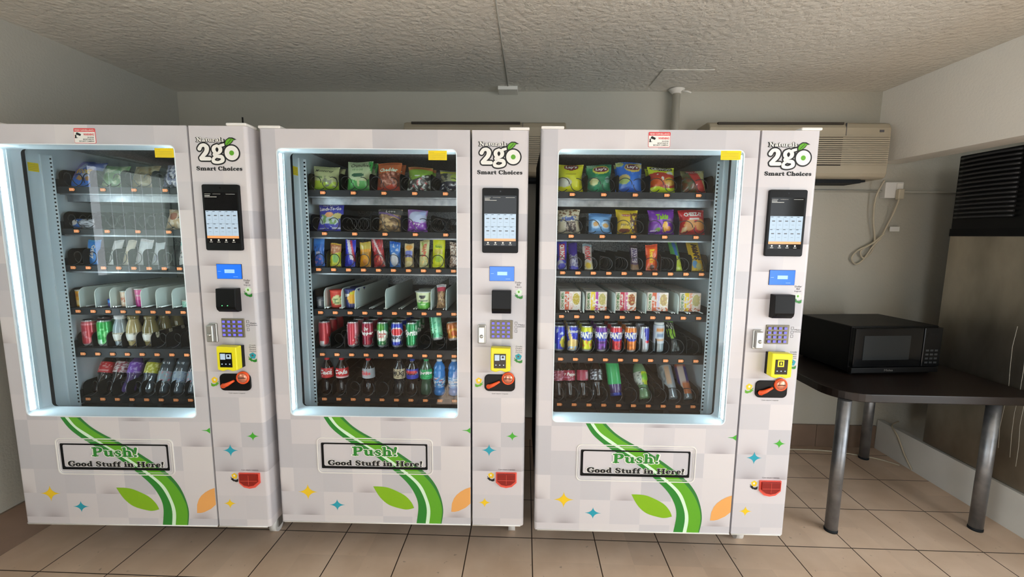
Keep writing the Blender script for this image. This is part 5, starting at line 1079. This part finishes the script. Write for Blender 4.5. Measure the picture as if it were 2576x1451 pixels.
for k, (m, u, base, ops, tx, rep, desc) in enumerate(CANS):
    r = make_can(base, ops, tx, r=.0268 if m != 1 else .029, h=.119, seed=k)
    g = 'drink cans: %s, lane of the %s machine' % (desc, SIDE[m])
    desc = desc.rstrip(',')
    put(r, m, 4, u, '%s at the front, %s' % (desc, where(m, 4)), 'drink can', .255, 0, g if rep else None)
    for j in range(rep): copy_thing(r, m, 4, u, .255+.074*(j+1), '%s %s, %s' % (desc, ('right behind the first', 'third back in lane', 'furthest back in lane')[j], where(m, 4)), g)
r = make_can((24, 34, 150), [('r', 0, 0, .45, 1, (176, 184, 196)), ('d', 1, .35, .5, .72, (176, 184, 196)), ('e', .7, .42, .2, .05, (206, 40, 50)), ('r', .3, 0, 1, .36, (170, 176, 186))], [], r=.0225, h=.118, seed=31, slim=True)
put(r, 3, 4, .494, 'slim silver and blue energy drink can in the right machine', 'drink can', .255)
copy_thing(r, 3, 4, .494, .329, 'slim silver and blue energy drink can standing behind the front one', 'slim energy drink cans in the right machine')
# leaning and upside-down ones
r = make_can((110, 206, 160), [('n', .0, .0, 1, 1, (150, 226, 186), 4, .1), ('n', .1, .1, .6, .95, (70, 150, 110), 12, .25), ('r', 0, .9, 1, 1, (60, 180, 130))], [('GINGER', .15, .35, .1, .85, 'green3', .02, 0, 1)], r=.028, h=.128, seed=50)
put(r, 2, 4, .628, 'mint green can tilted over in the middle machine', 'drink can', .27, 14, dz=.030, ry=-9)
r = make_can((206, 110, 36), [('e', .6, .36, .34, .26, (230, 160, 60)), ('e', .6, .36, .2, .14, (206, 96, 30)), ('n', 0, .6, 1, .9, (226, 150, 110), 7, .2)], [], r=.028, h=.088, seed=51)
put(r, 2, 4, .706, 'short orange can leaning at the right end of the middle machine fifth shelf', 'drink can', .27, 12, dz=.030, ry=-9)
# iced drinks in jars, left machine
for k, (u, bodym, desc) in enumerate(((.245, M['clearb'], 'coffee bottle with a silver label and clear neck'), (.306, M['coffee'], 'pale coffee bottle with an embossed shoulder'), (.381, M['coffee2'], 'darker amber coffee bottle'))):
    r = make_bottle(bodym, M['capw'] if k == 0 else M['coffee2'], (206, 200, 176), [('n', 0, 0, 1, 1, (120, 116, 90), 8, .1), ('e', .5, .5, .3, .4, (226, 228, 222))], [], h=.150, r=.031, lab=(.16, .42), kind='glass', seed=60+k)
    g = 'amber coffee bottles in the left machine' if k == 2 else None
    put(r, 1, 4, u, '%s in the left machine' % desc, 'drink bottle', .26, 0, g)
    if k == 2: copy_thing(r, 1, 4, .381, .336, 'amber coffee bottle right behind the front one in the left machine', g); copy_thing(r, 1, 4, .381, .412, 'amber coffee bottle third back in its lane in the left machine', g)
# clear energy bottle, pouch
r = make_bottle(M['clearb'], M['capw'], (196, 206, 216), [('r', .25, .1, .75, .3, (206, 150, 90)), ('r', .3, .4, .7, .55, (120, 140, 170)), ('r', .28, .7, .72, .85, (206, 140, 80))], [], h=.138, r=.024, lab=(.3, .9), kind='tube', seed=70)
put(r, 3, 4, .561, 'pale clear drink bottle between the slim can and the black pouch', 'drink bottle', .26)
r = make_bag('drink_pouch', .046, .168, .018, (24, 30, 28), [('r', 0, .85, 1, 1, (110, 206, 30)), ('n', .1, .62, .9, .82, (206, 214, 200), 12, .15), ('n', .05, .35, .95, .6, (150, 206, 60), 7, -.05), ('n', 0, 0, 1, .3, (120, 130, 130), 8, .1)], [], seed=71, pinch=.1)
put(r, 3, 4, .640, 'black and lime drink pouch leaning back in the right machine', 'drink pouch', .26, 30, ry=-6)
BOT = [
 (2, .108, 'cola', 'cola', 'capr', (196, 34, 40), [('n', .1, .2, .9, .9, (226, 206, 200), 9, .28)], [('Coca', .15, .85, .35, .85, 'wink', .035, .3)], 0, 'cola bottle with red label, nearest the left rail,'),
 (2, .178, 'cola', 'cola', 'capr', (200, 36, 42), [('r', 0, 0, 1, .12, (220, 190, 190))], [('Cola', .1, .9, .38, .88, 'wink', .035, .3)], 0, 'cola bottle with red script label, second from the left rail,'),
 (2, .303, 'cola', 'cola', 'capr', (160, 164, 170), [('r', 0, 0, 1, .1, (190, 194, 200)), ('e', .35, .5, .25, .25, (190, 150, 156))], [('Coke', .12, .7, .35, .75, 'red_ink', .03, .2)], 0, 'diet cola bottle with silver label'),
 (2, .449, 'smoke', 'cola', 'black', (186, 172, 140), [('n', .1, .1, .9, .9, (110, 90, 70), 9, .15)], [('MUG', .2, .8, .3, .8, 'ink', .03)], 0, 'root beer bottle with tan label'),
 (2, .510, 'cola', 'cola', 'capb', (30, 44, 160), [('e', .5, .55, .4, .3, W_), ('e', .5, .66, .36, .2, (200, 40, 50)), ('e', .5, .34, .36, .12, (30, 44, 160))], [('PEPSI', .18, .82, .42, .58, 'ink', .04)], 0, 'cola bottle with blue globe label'),
 (2, .575, 'greenb2', 'cola', 'greenc', (20, 150, 80), [('n', 0, 0, 1, .4, (60, 190, 120), 8, .2)], [('Sprite', .06, .9, .4, .85, 'wink', .045, .2)], 0, 'lemon lime soda bottle with green label'),
 (2, .637, 'blueb', 'water', 'capw', (60, 140, 200), [('n', 0, 0, 1, 1, (190, 60, 60), 8, .3), ('n', 0, 0, 1, 1, (200, 220, 236), 7, .15)], [('Spring', .15, .85, .4, .7, 'wink', .02, .2)], 0, 'blue water bottle beside the green soda'),
 (2, .706, 'blueb', 'water', 'capw', (66, 146, 206), [('n', 0, 0, 1, 1, (200, 220, 236), 7, .1)], [('Spring', .15, .85, .4, .7, 'wink', .02, .2)], 0, 'blue water bottle at the right window edge'),
 (3, .111, 'cola', 'cola', 'capr', (140, 40, 66), [('n', 0, 0, 1, 1, (200, 140, 160), 7, .15)], [], 10, 'dark soda bottle with pinkish label, first on the left,'),
 (3, .161, 'cola', 'cola', 'capr', (150, 24, 56), [('n', 0, 0, 1, .4, (190, 120, 140), 8, .2)], [('Dr Pepper', .08, .95, .35, .8, 'wink', .03, .3)], 12, 'dark soda bottle with white script on maroon label'),
 (3, .222, 'cola', 'cola', 'capr', (150, 30, 60), [('r', .7, .1, 1, .8, (200, 160, 170)), ('r', 0, 0, .15, 1, (90, 20, 40))], [], 14, 'dark soda bottle with plain maroon label'),
 (3, .290, 'cola', 'cola', 'black', (40, 36, 44), [('n', 0, 0, 1, 1, (190, 196, 206), 7, .12)], [], 18, 'dark soda bottle with black and silver label'),
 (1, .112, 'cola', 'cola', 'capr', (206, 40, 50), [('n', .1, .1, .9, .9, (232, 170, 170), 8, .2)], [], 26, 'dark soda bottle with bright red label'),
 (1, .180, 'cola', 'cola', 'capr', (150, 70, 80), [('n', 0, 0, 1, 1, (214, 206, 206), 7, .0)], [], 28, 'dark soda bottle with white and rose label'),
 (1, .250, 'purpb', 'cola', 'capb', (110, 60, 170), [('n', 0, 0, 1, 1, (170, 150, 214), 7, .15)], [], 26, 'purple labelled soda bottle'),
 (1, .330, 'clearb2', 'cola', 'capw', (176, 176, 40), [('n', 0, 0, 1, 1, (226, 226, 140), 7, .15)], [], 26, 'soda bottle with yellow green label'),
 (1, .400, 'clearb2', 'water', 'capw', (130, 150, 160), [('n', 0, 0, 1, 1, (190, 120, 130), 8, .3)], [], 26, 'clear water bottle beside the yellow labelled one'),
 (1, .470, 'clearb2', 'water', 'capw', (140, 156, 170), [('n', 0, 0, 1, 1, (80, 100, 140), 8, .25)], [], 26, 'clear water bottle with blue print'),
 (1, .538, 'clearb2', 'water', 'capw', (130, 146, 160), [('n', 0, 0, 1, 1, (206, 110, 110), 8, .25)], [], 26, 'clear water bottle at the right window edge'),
]
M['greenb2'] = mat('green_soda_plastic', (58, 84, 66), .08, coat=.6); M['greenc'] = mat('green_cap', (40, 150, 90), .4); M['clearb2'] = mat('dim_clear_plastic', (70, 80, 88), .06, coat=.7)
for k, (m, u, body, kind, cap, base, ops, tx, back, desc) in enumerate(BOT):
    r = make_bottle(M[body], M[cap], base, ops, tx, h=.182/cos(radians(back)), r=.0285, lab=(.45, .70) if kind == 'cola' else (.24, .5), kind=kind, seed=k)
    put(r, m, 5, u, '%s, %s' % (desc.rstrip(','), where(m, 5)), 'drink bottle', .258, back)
# the odd ones on the bottom shelf of the right machine
r = make_bottle(M['purpb'], M['capb'], (50, 170, 96), [('n', .1, .1, .9, .6, (120, 206, 150), 6, .1), ('e', .6, .86, .38, .14, (170, 90, 130)), ('e', .6, .86, .24, .09, (60, 90, 180))], [('Fanta', .25, .6, .1, .6, 'green3', .02, 0, 1)], h=.215, r=.030, lab=(.04, .74), kind='tube', seed=80)
put(r, 3, 5, .362, 'green labelled bottle standing upside down, purple cap at the bottom, right machine', 'drink bottle', .34, 0, dz=.208, ry=0); r.rotation_euler = (radians(180-24), radians(-5), MACH[3][2])
r = make_bottle(M['greenb'], M['capw'], (206, 212, 200), [('r', .5, 0, 1, 1, (190, 206, 40)), ('e', .7, .6, .24, .3, (120, 190, 40)), ('n', 0, 0, .5, 1, (110, 120, 110), 10, .2)], [], h=.208, r=.031, lab=(.30, .60), kind='cola', seed=81)
put(r, 3, 5, .512, 'pale green bottle lying back with a white and lime label, right machine', 'drink bottle', .26, 36, ry=-4)
r = make_bottle(M['silverb'], M['greylid'], (170, 176, 180), [('r', .35, .1, .6, .95, (206, 170, 140)), ('r', .62, 0, 1, 1, (150, 158, 166)), ('n', 0, 0, .35, 1, (120, 128, 134), 8, .1)], [], h=.200, r=.028, lab=(.25, .8), kind='tube', seed=82)
put(r, 3, 5, .640, 'silver protein shake bottle leaning back in the right machine', 'drink bottle', .26, 36, ry=-4)
copy_thing(r, 3, 5, .640, .335, 'silver protein shake bottle directly behind the front one', 'silver shake bottles in the right machine', 36)
r = make_bottle(M['silverb'], M['coffee_t'], (60, 50, 120), [('r', .25, 0, .6, 1, (206, 190, 180)), ('r', .3, .0, .8, .35, (196, 110, 60)), ('r', .62, .35, 1, 1, (60, 56, 130)), ('r', .1, .86, 1, 1, (196, 110, 60))], [], h=.196, r=.026, lab=(.12, .92), kind='tube', seed=83)
put(r, 3, 5, .710, 'purple and copper shake bottle at the right end of the bottom shelf', 'drink bottle', .26, 36, ry=-4)

# ------------------------------------------------------------------ light and camera
wd = D.worlds.new('sky'); bpy.context.scene.world = wd; wd.use_nodes = True
bg = wd.node_tree.nodes['Background']; bg.inputs[0].default_value = (.90, .96, 1, 1); bg.inputs[1].default_value = 4.4
def portal(name, loc_, rot, sx, sy):
    l = D.lights.new(name, 'AREA'); l.shape = 'RECTANGLE'; l.size = sx; l.size_y = sy; l.cycles.is_portal = True
    o = D.objects.new(name, l); C.objects.link(o); o.location = loc_; o.rotation_euler = rot
portal('daylight_portal', (XL-.12, (WY0+WY1)/2, (WZ0+WZ1)/2), (0, radians(-90), 0), WZ1-WZ0, WY1-WY0)
portal('daylight_portal', (XL-.12, (AY0+AY1)/2, (AZ0+AZ1)/2), (0, radians(-90), 0), AZ1-AZ0, AY1-AY0)
portal('daylight_portal', ((FX0+FX1)/2, YF-.12, (FZ0+FZ1)/2), (radians(90), 0, 0), FX1-FX0, FZ1-FZ0)
portal('daylight_portal', (2.9, YF-.12, 1.15), (radians(90), 0, 0), .8, 2.1)
portal('daylight_portal', (XR+.12, (RY0+RY1)/2, 1.11), (0, radians(90), 0), 1.98, RY1-RY0)
sl_ = D.lights.new('bounce_sun', 'SUN'); sl_.energy = 18; sl_.angle = radians(.6); sl_.color = (1, .975, .94)  # added sun: its floor patch behind the viewer bounces light onto the ceiling
so_ = D.objects.new('bounce_sun', sl_); C.objects.link(so_); so_.rotation_euler = Vector((-.03, cos(radians(50)), -sin(radians(50)))).to_track_quat('-Z', 'Y').to_euler(); so_.location = (0, -6, 6)
cam = D.cameras.new('camera'); co = D.objects.new('camera', cam); C.objects.link(co)
F, CH, PI_, RO, YA = 1081.4, 1.4331, .1224, .0103, -.0307
cam.sensor_width = 36; cam.lens = 36*F/2576; cam.clip_start = .01
fw = Vector((sin(YA)*cos(PI_), cos(YA)*cos(PI_), -sin(PI_))); r_ = Vector((cos(YA), -sin(YA), 0)); u_ = r_.cross(fw)
r2 = r_*cos(RO)+u_*sin(RO); u2 = -r_*sin(RO)+u_*cos(RO)
co.matrix_world = Matrix(((r2.x, u2.x, -fw.x, 0), (r2.y, u2.y, -fw.y, 0), (r2.z, u2.z, -fw.z, CH), (0, 0, 0, 1)))
sc_ = bpy.context.scene; sc_.camera = co
sc_.view_settings.view_transform = 'Standard'; sc_.view_settings.look = 'None'; sc_.view_settings.gamma = 1; sc_.view_settings.use_curve_mapping = False
sc_.view_settings.exposure = 0.5
cy = sc_.cycles; cy.max_bounces = 7; cy.diffuse_bounces = 4; cy.glossy_bounces = 4; cy.transmission_bounces = 4; cy.transparent_max_bounces = 10
cy.caustics_reflective = False; cy.caustics_refractive = False; cy.sample_clamp_indirect = 6; cy.use_denoising = True
